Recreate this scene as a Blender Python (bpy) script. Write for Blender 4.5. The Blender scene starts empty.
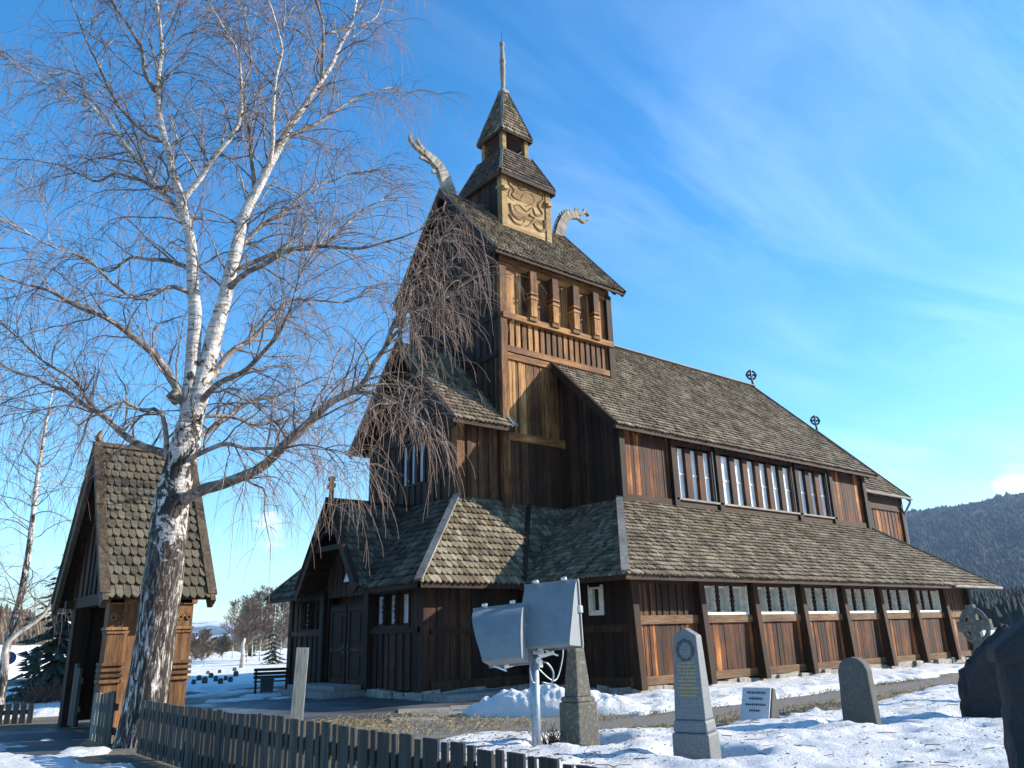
import bpy, math, random
import numpy as np
from mathutils import Vector, noise as mnoise

random.seed(7)
rng = np.random.default_rng(7)
scene = bpy.context.scene
COL = scene.collection
R = math.radians

# ------------------------------------------------------------------ materials
class NT:
    def __init__(s, name, world=False):
        if world:
            s.m = bpy.data.worlds.new(name)
        else:
            s.m = bpy.data.materials.new(name)
        s.m.use_nodes = True
        s.t = s.m.node_tree
        s.t.nodes.clear()
    def n(s, typ, ins=None, **kw):
        nd = s.t.nodes.new(typ)
        for k, v in kw.items():
            setattr(nd, k, v)
        if ins:
            for k, v in ins.items():
                if isinstance(v, bpy.types.NodeSocket):
                    s.t.links.new(v, nd.inputs[k])
                else:
                    nd.inputs[k].default_value = v
        return nd
    def ramp(s, fac, stops, interp='LINEAR'):
        nd = s.t.nodes.new('ShaderNodeValToRGB')
        cr = nd.color_ramp
        cr.interpolation = interp
        while len(cr.elements) < len(stops):
            cr.elements.new(.5)
        for e, (p, c) in zip(cr.elements, stops):
            e.position = p
            e.color = (c, c, c, 1) if isinstance(c, (int, float)) else (*c, 1)
        s.t.links.new(fac, nd.inputs[0])
        return nd.outputs[0]
    def math(s, op, a, b=None, c=None):
        ins = {0: a}
        if b is not None: ins[1] = b
        if c is not None: ins[2] = c
        return s.n('ShaderNodeMath', ins, operation=op).outputs[0]
    def mix(s, f, a, b, typ='MIX'):
        nd = s.n('ShaderNodeMix', data_type='RGBA', blend_type=typ)
        for idx, v in ((0, f), (6, a), (7, b)):
            if isinstance(v, bpy.types.NodeSocket):
                s.t.links.new(v, nd.inputs[idx])
            else:
                nd.inputs[idx].default_value = (*v, 1) if isinstance(v, tuple) and len(v) == 3 else v
        return nd.outputs[2]
    def coord(s, scale=(1, 1, 1), rot=(0, 0, 0)):
        tc = s.n('ShaderNodeTexCoord')
        mp = s.n('ShaderNodeMapping', {'Vector': tc.outputs['Object'], 'Scale': scale, 'Rotation': rot})
        return mp.outputs[0]
    def noise(s, vec, scale, detail=4, rough=.55, dist=0):
        return s.n('ShaderNodeTexNoise', {'Vector': vec, 'Scale': scale, 'Detail': detail, 'Roughness': rough, 'Distortion': dist}).outputs[0]
    def island(s):
        return s.n('ShaderNodeNewGeometry').outputs['Random Per Island']
    def bump(s, h, strength=.4, dist=.02, normal=None):
        ins = {'Height': h, 'Strength': strength, 'Distance': dist}
        if normal is not None: ins['Normal'] = normal
        return s.n('ShaderNodeBump', ins).outputs[0]
    def out(s, color, rough=.8, bump=None, **kw):
        p = s.n('ShaderNodeBsdfPrincipled')
        def setin(k, v):
            if isinstance(v, bpy.types.NodeSocket): s.t.links.new(v, p.inputs[k])
            else: p.inputs[k].default_value = (*v, 1) if isinstance(v, tuple) and len(v) == 3 else v
        setin('Base Color', color); setin('Roughness', rough)
        if bump is not None: setin('Normal', bump)
        for k, v in kw.items(): setin(k.replace('_', ' '), v)
        o = s.n('ShaderNodeOutputMaterial', {'Surface': p.outputs[0]})
        return s.m

def wood(name, stops, axis='z', rndw=.45, rough=.75, patch=.35, bumps=.5):
    """weathered timber; grain runs along axis"""
    m = NT(name)
    lo, hi = .55, 9.
    sc = {'z': (hi, hi, lo), 'x': (lo, hi, hi), 'y': (hi, lo, hi)}[axis]
    fine = tuple(v * 5 for v in sc)
    g = m.noise(m.coord(sc), 1.0, 5, .6, .6)
    f = m.noise(m.coord(fine), 1.0, 4, .7, .3)
    big = m.noise(m.coord((.9, .9, .7)), 1.0, 3, .5)
    isl = m.island()
    v = m.math('MULTIPLY', g, .55)
    v = m.math('MULTIPLY_ADD', f, .45, v)
    v = m.math('ADD', v, -.5)
    v = m.math('MULTIPLY', v, 1.7)
    i2 = m.math('MULTIPLY_ADD', isl, rndw, -.5 * rndw)
    v = m.math('ADD', v, i2)
    b2 = m.math('MULTIPLY_ADD', big, patch * 2, -patch)
    v = m.math('ADD', v, b2)
    v = m.math('ADD', v, .5)
    col = m.ramp(v, stops)
    crack = m.ramp(f, [(.3, .25), (.48, 1.0)])
    col = m.mix(.75, col, crack, 'MULTIPLY')
    rg = m.math('MULTIPLY_ADD', g, .3, rough - .15)
    return m.out(col, rg, m.bump(m.math('ADD', f, m.math('MULTIPLY', g, .6)), bumps, .012), Specular_IOR_Level=.3)

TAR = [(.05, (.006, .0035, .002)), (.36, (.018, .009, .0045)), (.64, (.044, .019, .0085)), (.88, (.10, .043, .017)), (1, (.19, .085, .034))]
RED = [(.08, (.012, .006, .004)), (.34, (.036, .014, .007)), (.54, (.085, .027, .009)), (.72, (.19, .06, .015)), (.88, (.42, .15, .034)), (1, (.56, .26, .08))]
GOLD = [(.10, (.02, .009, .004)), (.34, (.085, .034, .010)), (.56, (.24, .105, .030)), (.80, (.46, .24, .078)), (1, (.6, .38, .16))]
GREYW = [(.05, (.05, .042, .035)), (.35, (.17, .145, .115)), (.65, (.30, .27, .22)), (1, (.48, .45, .39))]
M = {}
M['tar'] = wood('tarred_planks', TAR)
M['tar_x'] = wood('tarred_beam_x', TAR, 'x')
M['tar_y'] = wood('tarred_beam_y', TAR, 'y')
M['brown'] = wood('dark_brown_planks', [(.05, (.008, .004, .002)), (.35, (.028, .012, .005)), (.62, (.066, .028, .010)), (.88, (.15, .07, .025)), (1, (.26, .14, .055))])
M['rail'] = wood('weathered_rail', [(.05, (.025, .013, .007)), (.35, (.075, .037, .017)), (.62, (.165, .09, .043)), (1, (.34, .22, .12))], 'x')
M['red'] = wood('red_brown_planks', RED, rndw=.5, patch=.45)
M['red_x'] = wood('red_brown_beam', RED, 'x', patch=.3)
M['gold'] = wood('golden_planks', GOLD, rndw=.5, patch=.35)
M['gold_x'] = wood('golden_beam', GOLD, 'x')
M['grey'] = wood('grey_weathered_board', GREYW)
M['grey_x'] = wood('grey_weathered_board_x', GREYW, 'x')
M['grey_y'] = wood('grey_weathered_board_y', GREYW, 'y')
M['gate'] = wood('gate_timber', [(.05, (.04, .019, .009)), (.38, (.145, .07, .029)), (.62, (.27, .145, .066)), (1, (.44, .28, .155))])
M['gatedark'] = wood('dark_bargeboard', [(.05, (.02, .015, .01)), (.4, (.055, .042, .028)), (.7, (.12, .09, .058)), (1, (.2, .155, .1))])
M['pale'] = wood('pale_board', [(.05, (.2, .19, .16)), (.4, (.34, .33, .28)), (.7, (.46, .45, .4)), (1, (.55, .54, .5))], rndw=.1, patch=.2)
M['fence'] = wood('fence_wood', [(.05, (.015, .015, .014)), (.4, (.048, .045, .04)), (.7, (.11, .10, .08)), (1, (.27, .23, .16))])
M['cream'] = wood('panel_boards', [(.05, (.06, .03, .011)), (.35, (.22, .13, .045)), (.65, (.37, .245, .10)), (1, (.52, .38, .20))], 'x')
M['relief'] = wood('carved_relief', [(.05, (.05, .026, .010)), (.5, (.19, .11, .042)), (1, (.38, .25, .11))])

def shingle_mat(name, stops, moss=.25, mosscol=(.13, .115, .03), dark=.0):
    m = NT(name)
    isl = m.island()
    c = m.coord()
    g = m.noise(m.coord((14, 14, 14)), 1.0, 5, .65)
    v = m.math('MULTIPLY_ADD', isl, .62, m.math('MULTIPLY_ADD', g, .7, -.17))
    big = m.noise(c, .8, 4, .6)
    v = m.math('ADD', v, m.math('MULTIPLY_ADD', big, .6, -.3))
    st = m.noise(m.coord((2.6, .5, .5)), 1.0, 5, .65)
    v = m.math('ADD', v, m.math('MULTIPLY_ADD', st, .6, -.3))
    col = m.ramp(v, stops)
    mm = m.ramp(m.noise(c, 1.6, 6, .7), [(.52, 0.), (.7, 1.)])
    col = m.mix(m.math('MULTIPLY', mm, moss), col, mosscol)
    return m.out(col, .85, m.bump(g, .5, .015), Specular_IOR_Level=.25)
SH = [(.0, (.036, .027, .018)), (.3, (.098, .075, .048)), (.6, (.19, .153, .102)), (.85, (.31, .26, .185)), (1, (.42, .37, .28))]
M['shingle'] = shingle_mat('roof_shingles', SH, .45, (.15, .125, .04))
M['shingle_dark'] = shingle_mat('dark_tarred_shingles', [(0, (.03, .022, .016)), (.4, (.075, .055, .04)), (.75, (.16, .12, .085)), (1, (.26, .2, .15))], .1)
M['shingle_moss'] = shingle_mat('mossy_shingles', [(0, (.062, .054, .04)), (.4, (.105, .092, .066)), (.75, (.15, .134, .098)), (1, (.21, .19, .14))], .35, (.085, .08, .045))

def simple(name, col, rough=.6, nscale=20, amt=.3, bump=.2, **kw):
    m = NT(name)
    n = m.noise(m.coord(), nscale, 5, .6)
    d = tuple(c * (1 - amt) for c in col); l = tuple(min(1, c * (1 + amt)) for c in col)
    return m.out(m.ramp(n, [(.3, d), (.7, l)]), rough, m.bump(n, bump, .01), **kw)
M['whiteframe'] = simple('window_frame_paint', (.74, .70, .60), .55, 9, .25)
M['pane'] = simple('window_pane', (.72, .75, .76), .2, 1.6, .2, .08, Specular_IOR_Level=.6)  # pale colour holds the reflected sky and white curtains
M['pane_dim'] = simple('dim_window_pane', (.40, .42, .38), .15, 2.5, .2, .05, Specular_IOR_Level=.8)  # grey-green reflection put into the pane colour
M['pane_sky'] = simple('sky_painted_pane', (.60, .68, .78), .12, 2.5, .12, .05, Specular_IOR_Level=.9)  # bluish sky reflection put into the pane colour
M['black'] = simple('dark_interior', (.008, .007, .006), .9, 5, .2)
M['iron'] = simple('black_iron', (.02, .022, .026), .5, 30, .3)
M['stonebase'] = simple('foundation_stone', (.30, .28, .24), .9, 7, .45, .8)
M['concrete'] = simple('concrete_step', (.24, .23, .21), .9, 9, .3, .5)
M['alarm'] = simple('red_lamp_plastic', (.55, .03, .03), .3, 5, .1)
M['pipe'] = simple('grey_metal_pipe', (.22, .24, .26), .4, 8, .2, .1, Metallic=.5)
M['galv'] = simple('galvanised_pole', (.30, .36, .41), .42, 14, .25, .1, Metallic=.6)
M['housing'] = simple('grey_lamp_housing', (.20, .215, .22), .5, 6, .12, .05)
M['clip'] = simple('bright_metal_clip', (.72, .72, .70), .3, 12, .15, .1, Metallic=.7)
M['rubber'] = simple('black_cable', (.015, .015, .016), .6, 20, .2)
M['granite'] = simple('grey_granite', (.145, .16, .165), .6, 60, .45, .3)
M['granite_light'] = simple('pale_granite', (.50, .51, .52), .7, 80, .4, .3)
def lichen(name, col, lcol, amt=.6):
    m = NT(name)
    c = m.coord()
    n = m.noise(c, 16, 6, .7)
    n2 = m.noise(c, 70, 4, .7)
    base = m.ramp(n2, [(.3, tuple(v * .55 for v in col)), (.7, tuple(v * 1.4 for v in col))])
    l = m.ramp(n, [(.52, 0.), (.66, amt)])
    return m.out(m.mix(l, base, lcol), .92, m.bump(m.math('ADD', n, n2), .6, .02))
M['oldstone'] = lichen('lichened_stone', (.115, .11, .092), (.34, .32, .25))
M['darkstone'] = lichen('dark_weathered_stone', (.085, .085, .08), (.16, .155, .13), .5)
M['blackstone'] = lichen('blackish_stone', (.022, .024, .026), (.05, .05, .048), .5)
M['letter'] = simple('gilded_letters', (.40, .31, .12), .5, 20, .25)
M['letterdark'] = simple('engraved_letters', (.06, .07, .09), .6, 20, .2)
M['redpaint'] = simple('sign_red', (.5, .03, .03), .4, 10, .1)
M['whitepaint'] = simple('sign_white', (.8, .8, .78), .4, 10, .05)
M['bluepaint'] = simple('sign_blue', (.06, .06, .2), .4, 10, .1)
M['tealpaint'] = simple('sign_teal', (.07, .25, .33), .4, 10, .1)

def bark_white():
    m = NT('birch_bark_white')
    tc = m.n('ShaderNodeTexCoord').outputs['Object']
    z = m.n('ShaderNodeSeparateXYZ', {0: tc}).outputs[2]
    bands = m.noise(m.coord((3.5, 3.5, 20)), 1.0, 6, .72, .6)
    patch = m.noise(m.coord((4.2, 4.2, 2.6)), 1.0, 6, .68, 1.2)
    fur = m.noise(m.coord((17, 17, 3.2)), 1.0, 5, .7, .8)
    # bark gets corky and black towards the foot of an old birch
    low = m.n('ShaderNodeMapRange', {'Value': z, 'From Min': .4, 'From Max': 8.0, 'To Min': .13, 'To Max': -.13}).outputs[0]
    pt = m.ramp(m.math('ADD', patch, low), [(.485, 0.), (.525, 1.)])
    lowz = m.n('ShaderNodeMapRange', {'Value': z, 'From Min': 1.6, 'From Max': 3.6, 'To Min': .92, 'To Max': 0.}).outputs[0]
    furm = m.ramp(fur, [(.36, 0.), (.62, 1.)])
    corky = m.ramp(fur, [(.40, (.008, .006, .005)), (.49, (.03, .023, .019)), (.545, (.17, .14, .12)), (.61, (.62, .59, .55))])
    rust = m.ramp(m.noise(m.coord((2.2, 2.2, .5)), 1.0, 4, .6), [(.56, 0.), (.66, .75)])
    corky = m.mix(rust, corky, m.mix(1., corky, (1., .55, .28), 'MULTIPLY'))
    white = m.ramp(bands, [(.34, (.05, .04, .035)), (.42, (.36, .31, .27)), (.5, (.58, .53, .48)), (.62, (.74, .71, .67))])
    black = m.ramp(fur, [(.35, (.010, .008, .007)), (.65, (.06, .05, .042))])
    col = m.mix(pt, white, black)
    col = m.mix(lowz, col, corky)
    h = m.math('ADD', m.math('MULTIPLY', fur, .8), m.math('MULTIPLY', patch, .6))
    return m.out(col, .85, m.bump(h, .7, .05))
M['bark'] = bark_white()
m = NT('birch_limb_bark')
pt = m.noise(m.coord((6, 6, 6)), 1.0, 6, .65, .8)
f = m.noise(m.coord((25, 25, 25)), 1.0, 4, .6)
M['limb'] = m.out(m.mix(m.ramp(f, [(.35, 0.), (.65, .5)]), m.ramp(pt, [(.36, (.07, .054, .046)), (.5, (.22, .175, .145)), (.62, (.48, .43, .38))]), (.11, .08, .065)), .85, m.bump(pt, .5, .02))
M['twig'] = simple('birch_twigs', (.165, .108, .08), .75, 3, .4, 0)
M['twig_far'] = simple('bare_twigs', (.17, .125, .09), .85, 2, .35, 0)
M['trunk_far'] = simple('pale_bark', (.42, .38, .32), .85, 6, .5, .3)
M['needle'] = simple('spruce_needles', (.035, .052, .035), .8, 4, .45, 0)
M['brownbush'] = simple('bush_twigs', (.13, .075, .045), .85, 4, .4, 0)

# ------------------------------------------------------------------ mesh builder
class MB:
    def __init__(s):
        s.v = []; s.f = []; s.mi = []; s.pr = []
    def add(s, vs, fs, mat=0):
        o = len(s.v); s.pr.append((o, len(s.f)))
        s.v.extend([tuple(float(c) for c in p) for p in vs])
        for f in fs:
            s.f.append(tuple(i + o for i in f)); s.mi.append(mat)
    HEX = [(0, 3, 2, 1), (4, 5, 6, 7), (0, 1, 5, 4), (1, 2, 6, 5), (2, 3, 7, 6), (3, 0, 4, 7)]
    def hexa(s, p, mat=0):           # p: 4 bottom then 4 top
        s.add(p, MB.HEX, mat)
    def box(s, fr, s0, s1, d0, d1, z0, z1, mat=0):
        """box in a wall frame: s along the wall, d outward, z up. z1 may be (z at s0, z at s1)"""
        za, zb = (z1 if isinstance(z1, tuple) else (z1, z1))
        ya, yb = (z0 if isinstance(z0, tuple) else (z0, z0))
        P = lambda a, d, z: (fr[0] + fr[2] * a + fr[3] * d, fr[1] + fr[3] * a - fr[2] * d, z)
        s.hexa([P(s0, d1, ya), P(s1, d1, yb), P(s1, d0, yb), P(s0, d0, ya),
                P(s0, d1, za), P(s1, d1, zb), P(s1, d0, zb), P(s0, d0, za)], mat)
    def cbox(s, c, sz, rz=0, mat=0, taper=1., tilt=None):
        x, y, z = c; a, b, h = sz[0] / 2, sz[1] / 2, sz[2]
        ca, sa = math.cos(rz), math.sin(rz)
        pts = []
        for zz, k in ((0, 1), (h, taper)):
            for px, py in ((-a, -b), (a, -b), (a, b), (-a, b)):
                q = Vector((px * k, py * k, zz))
                if tilt is not None: q = tilt @ q
                pts.append((x + q.x * ca - q.y * sa, y + q.x * sa + q.y * ca, z + q.z))
        s.hexa(pts, mat)
    def bar(s, a, b, w, h, mat=0, up=(0, 0, 1)):
        """rectangular bar from a to b, w across, h in the up direction"""
        a = Vector(a); b = Vector(b); d = (b - a).normalized(); u = Vector(up)
        sd = d.cross(u)
        if sd.length < 1e-4: sd = d.cross(Vector((1, 0, 0)))
        sd.normalize(); u = sd.cross(d).normalized()
        sd *= w / 2; u *= h / 2
        s.hexa([a - sd - u, a + sd - u, b + sd - u, b - sd - u, a - sd + u, a + sd + u, b + sd + u, b - sd + u], mat)
    def tube(s, pts, rad, sides=6, mat=0, cap=True, jit=0., squash=None):
        n = len(pts)
        P = [Vector(p) for p in pts]
        rr = rad if hasattr(rad, '__len__') else [rad] * n
        o = len(s.v); prev = None; s.pr.append((o, len(s.f)))
        for i in range(n):
            t = (P[min(i + 1, n - 1)] - P[max(i - 1, 0)])
            t = t.normalized() if t.length > 1e-6 else Vector((0, 0, 1))
            if prev is None:
                ref = Vector((1, 0, 0)) if abs(t.x) < .8 else Vector((0, 1, 0))
                u = t.cross(ref).normalized()
            else:
                u = (prev - t * prev.dot(t)).normalized()
            prev = u; w = t.cross(u)
            for k in range(sides):
                an = 2 * math.pi * k / sides
                r = rr[i]
                if jit: r *= 1 + jit * mnoise.noise(Vector((math.cos(an) * 1.3 + P[i].x * .5, math.sin(an) * 1.3 + P[i].y * .5, P[i].z * 1.4)))
                q = P[i] + (u * math.cos(an) + w * math.sin(an)) * r
                s.v.append((q.x, q.y, q.z))
        for i in range(n - 1):
            for k in range(sides):
                k2 = (k + 1) % sides
                s.f.append((o + i * sides + k, o + i * sides + k2, o + (i + 1) * sides + k2, o + (i + 1) * sides + k)); s.mi.append(mat)
        if cap:
            s.f.append(tuple(o + k for k in reversed(range(sides)))); s.mi.append(mat)
            s.f.append(tuple(o + (n - 1) * sides + k for k in range(sides))); s.mi.append(mat)
    def lathe(s, c, prof, sides=16, mat=0):
        s.tube([(c[0], c[1], c[2] + z) for z, r in prof], [max(r, 1e-3) for z, r in prof], sides, mat)
    def extrude(s, poly, off, mat=0):
        """poly: list of 3-D points, off: thickness vector"""
        n = len(poly); off = Vector(off)
        a = [Vector(p) - off / 2 for p in poly]; b = [Vector(p) + off / 2 for p in poly]
        fs = [tuple(range(n)), tuple(reversed(range(n, 2 * n)))]
        fs += [((i + 1) % n, i, n + i, n + (i + 1) % n) for i in range(n)]
        s.add(a + b, fs, mat)
    def pieces(s, tol=.06):
        """separate builders for the bits that do not touch one another"""
        n = len(s.pr)
        if n < 2: return [s]
        V = np.array(s.v); st = [a for a, b in s.pr] + [len(s.v)]; sf = [b for a, b in s.pr] + [len(s.f)]
        lo = np.array([V[st[i]:st[i + 1]].min(0) for i in range(n)]) - tol / 2; hi = np.array([V[st[i]:st[i + 1]].max(0) for i in range(n)]) + tol / 2
        lab = -np.ones(n, int); c = 0
        for i in range(n):
            if lab[i] >= 0: continue
            stack = [i]; lab[i] = c
            while stack:
                j = stack.pop(); t = np.where((lab < 0) & (lo <= hi[j]).all(1) & (hi >= lo[j]).all(1))[0]
                lab[t] = c; stack += list(t)
            c += 1
        if c == 1: return [s]
        out = []
        for k in range(c):
            m = MB()
            for i in np.where(lab == k)[0]:
                o = len(m.v) - st[i]; m.pr.append((len(m.v), len(m.f))); m.v += s.v[st[i]:st[i + 1]]
                m.f += [tuple(q + o for q in f) for f in s.f[sf[i]:sf[i + 1]]]; m.mi += s.mi[sf[i]:sf[i + 1]]
            out.append(m)
        return out
    def build(s, name, mats, parent=None, smooth=False, bevel=0, fixn=False):
        me = bpy.data.meshes.new(name)
        me.from_pydata(s.v, [], s.f)
        if not isinstance(mats, (list, tuple)): mats = [mats]
        for m in mats: me.materials.append(M[m] if isinstance(m, str) else m)
        me.polygons.foreach_set('material_index', s.mi)
        if smooth: me.polygons.foreach_set('use_smooth', [True] * len(me.polygons))
        if fixn:
            import bmesh
            bm = bmesh.new(); bm.from_mesh(me); bmesh.ops.recalc_face_normals(bm, faces=bm.faces); bm.to_mesh(me); bm.free()
        me.update()
        o = bpy.data.objects.new(name, me); COL.objects.link(o)
        if parent is not None: o.parent = parent; o.matrix_parent_inverse = parent.matrix_world.inverted() if False else o.matrix_parent_inverse
        if bevel:
            b = o.modifiers.new('bevel', 'BEVEL'); b.width = bevel; b.segments = 2; b.limit_method = 'ANGLE'
        return o

def tag(o, label=None, cat=None, group=None, kind=None):
    if label: o['label'] = label
    if cat: o['category'] = cat
    if group: o['group'] = group
    if kind: o['kind'] = kind
    return o
def empty(name, label, cat, loc=(0, 0, 0), group=None):
    o = bpy.data.objects.new(name, None); COL.objects.link(o)
    o.location = loc; o.empty_display_size = .2
    return tag(o, label, cat, group)
def at(parent, o):
    """parent a part whose mesh is in world coordinates to a thing standing elsewhere"""
    o.parent = parent
    o.location = -parent.location if parent.rotation_euler.z == 0 else o.location
    return o
# ------------------------------------------------------------------ building helpers
def fS(x0, y): return (x0, y, 1., 0.)          # outward -Y, s along +X
def fN(x0, y): return (x0, y, -1., 0.)         # outward +Y
def fW(x, y0): return (x, y0, 0., -1.)         # outward -X, s along -Y
def fE(x, y0): return (x, y0, 0., 1.)          # outward +X

def ev(z, s): return z(s) if callable(z) else z
def planks(mb, fr, s0, s1, z0, z1, w=.16, dep=.035, mat=0, d0=0., gap=.006, batten=True, back=True):
    s = s0; k = 0
    while s < s1 - 1e-3:
        ww = min(w * random.uniform(.75, 1.3), s1 - s)
        if s1 - s - ww < .05: ww = s1 - s
        d = d0 + (dep if (k % 2 and batten) else .0) + random.uniform(.012, .022)
        a, b = s + gap / 2, s + ww - gap / 2
        mb.box(fr, a, b, d0 - .03, d, (ev(z0, a), ev(z0, b)), (ev(z1, a), ev(z1, b)), mat)
        s += ww; k += 1
    if back and not callable(z1):
        mb.box(fr, s0, s1, d0 - .09, d0 - .035, ev(z0, s0), ev(z1, s0), mat)

def lerp(a, b, t): return Vector(a) + (Vector(b) - Vector(a)) * t
def shingles(mb, a, b, c, d, row=.19, w=.15, mat=0, deckmat=1, deck=.06, pointed=.42, lift=.03, tiles=True):
    a, b, c, d = map(Vector, (a, b, c, d))
    nrm = (b - a).cross(d - a).normalized()
    if nrm.z < 0: nrm = -nrm
    U = (b - a).normalized()
    up = nrm.cross(U).normalized()
    if up.z < 0: up = -up
    H = (d - a).dot(up)
    # deck
    lo = -nrm * deck
    mb.hexa([a + lo, b + lo, c + lo, d + lo, a - nrm * .002, b - nrm * .002, c - nrm * .002, d - nrm * .002], deckmat)
    if not tiles: return
    rows = max(2, int(round(H / row))); row = H / rows
    ua, ud = 0., (d - a).dot(U); ub = (b - a).dot(U); uc = (c - a).dot(U)
    def L(v): return ua + (ud - ua) * min(max(v / H, 0), 1)
    def Rr(v): return ub + (uc - ub) * min(max(v / H, 0), 1)
    for k in range(rows):
        v0 = k * row - (.05 if k == 0 else 0)
        l, r = L(max(v0, 0)), Rr(max(v0, 0))
        u = l - w * (.5 if k % 2 else 1.) + random.uniform(-.02, .02)
        while u < r + w * .5:
            ww = w * random.uniform(.9, 1.08)
            jv = random.uniform(-.012, .012); tw = random.uniform(-.012, .012)
            lf = lift + random.uniform(-.004, .016)
            g = .006
            p = pointed * row
            vt = min(v0 + row * 1.7, H)
            sh = [(u + g, vt), (u + g, v0 + p + jv + tw), (u + ww * .22, v0 + p * .3 + jv + tw), (u + ww * .5, v0 + jv), (u + ww * .78, v0 + p * .3 + jv - tw), (u + ww - g, v0 + p + jv - tw), (u + ww - g, vt)]
            cl = [(min(max(x, L(y)), Rr(y)), y) for x, y in sh]
            if max(x for x, y in cl) - min(x for x, y in cl) > .02:
                vs = []
                for i, (x, y) in enumerate(cl):
                    t = (y - v0) / (row * 1.7)
                    hgt = .004 + (1 - t) * (lf + .028)
                    vs.append(a + U * x + up * y + nrm * hgt)
                low = [vs[i] - nrm * (.024 + lf * .4) for i in range(1, 6)]
                n0 = len(vs)
                fs = [tuple(range(7))] + [(i + 1, i, n0 + i - 1, n0 + i) for i in range(1, 5)]
                mb.add(vs + low, fs, mat)
            u += ww

def lights(fr, s0, s1, z0, z1, n, frame, pane, mull, parent, depth=.14, jamb=.05, profile=True, mw=.10, d_out=.03, transom=None, label=None, mframe=None):
    """a row of n narrow lights: painted reveals, panes set back, turned mullions in front"""
    W = MB()
    d_in = d_out - depth
    W.box(fr, s0, s1, d_in - .02, d_out, z0 - .07, z0, 0)
    W.box(fr, s0, s1, d_in - .02, d_out - .01, z1, z1 + .05, 1)
    W.box(fr, s0 - .04, s0, d_in - .02, d_out, z0 - .07, z1 + .05, 0)
    W.box(fr, s1, s1 + .04, d_in - .02, d_out, z0 - .07, z1 + .05, 0)
    cw = (s1 - s0) / n
    for i in range(n):
        a, b = s0 + i * cw, s0 + (i + 1) * cw
        if profile:                       # painted casement edges deeper in
            W.box(fr, a + .005, a + jamb, d_in, d_in + .06, z0, z1, 0)
            W.box(fr, b - jamb, b - .005, d_in, d_in + .06, z0, z1, 0)
            W.box(fr, a + jamb, b - jamb, d_in, d_in + .05, z0, z0 + .05, 0)
            W.box(fr, a + jamb, b - jamb, d_in, d_in + .05, z1 - .05, z1, 0)
        else:
            W.box(fr, a + .003, a + jamb, d_in + .002, d_out - .02, z0, z1, 0)
            W.box(fr, b - jamb, b - .003, d_in + .002, d_out - .02, z0, z1, 0)
        if transom:
            W.box(fr, a + jamb, b - jamb, d_in, d_in + .035, transom - .02, transom + .02, 0)
        if i:
            P = lambda dd, z: (fr[0] + fr[2] * a + fr[3] * dd, fr[1] + fr[3] * a - fr[2] * dd, z)
            h = z1 - z0
            if profile:
                prof = [(0, .6), (.1, .75), (.16, .45), (.22, .8), (.32, .62), (.45, .9), (.5, .45), (.56, .9), (.68, .6), (.8, .8), (.86, .45), (.92, .75), (1, .6)]
                W.box(fr, a - .085, a + .085, d_in, d_out - .08, z0, z1, 0)
                W.tube([P(d_out - .04, z0 + h * t) for t, r in prof], [mw * .62 * r for t, r in prof], 6, 1)
            else:
                W.box(fr, a - mw / 2, a + mw / 2, d_in, d_out, z0, z1, 1)
    if not profile:
        W.box(fr, s0 + .001, s0 + mw * .4, d_in, d_out - .003, z0, z1, 1); W.box(fr, s1 - mw * .4, s1 - .001, d_in, d_out - .003, z0, z1, 1)
    o = W.build('window', [frame, mull], parent)
    if label: o['label'] = label
    Pn = MB()
    for i in range(n):
        a, b = s0 + i * cw, s0 + (i + 1) * cw
        Pn.box(fr, a + jamb * .5, b - jamb * .5, d_in - .02, d_in + .004, z0 - .01, z1 + .01)
    Pn.build('pane', pane, o)
    return o

# ------------------------------------------------------------------ the stave church
ch = empty('stave_church', 'dark tarred wooden stave church with stacked shingled roofs, dragon heads and a spired turret', 'church', (0, 0, 0))
NOSPLIT = {'carved_relief', 'dragon_head', 'ridge_cross', 'bell', 'door', 'gallery_railing', 'downpipe'}
CY = 7.19; WY = 2 * CY
def part(mb, name, mats, label=None, smooth=False, bevel=0, parent=None, fixn=False):
    ms = [mb] if ('roof' in name or name in NOSPLIT) else mb.pieces()
    for m_ in ms:
        o = m_.build(name, mats, parent or ch, smooth, bevel, fixn)
        if label: o['label'] = label
    return o
def mir(y): return WY - y

# --- foundation stones
F = MB()
def stones(fr, s0, s1, zt, dd=.13):
    s = s0
    while s < s1:
        w = random.uniform(.35, .9); e = min(s + w, s1)
        h = zt + random.uniform(-.05, .03)
        F.box(fr, s + .01, e - .01, -.25, dd + random.uniform(-.06, .1), -.15, (h, h + random.uniform(-.04, .04)), 0)
        s = e
stones(fS(0, 0), -.1, 19.6, .20); stones(fW(0, 3.4), 0, 3.4, .20)
stones(fS(-3.62, 3.33), -.1, 3.6, .20); stones(fW(-3.62, 11.05), 0, 7.8, .17)
stones(fE(19.56, 0), 0, WY, .2); stones(fS(19.5, 3.42), 0, 3.3, .2)
part(F, 'stone_foundation', 'stonebase', bevel=.04)

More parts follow.
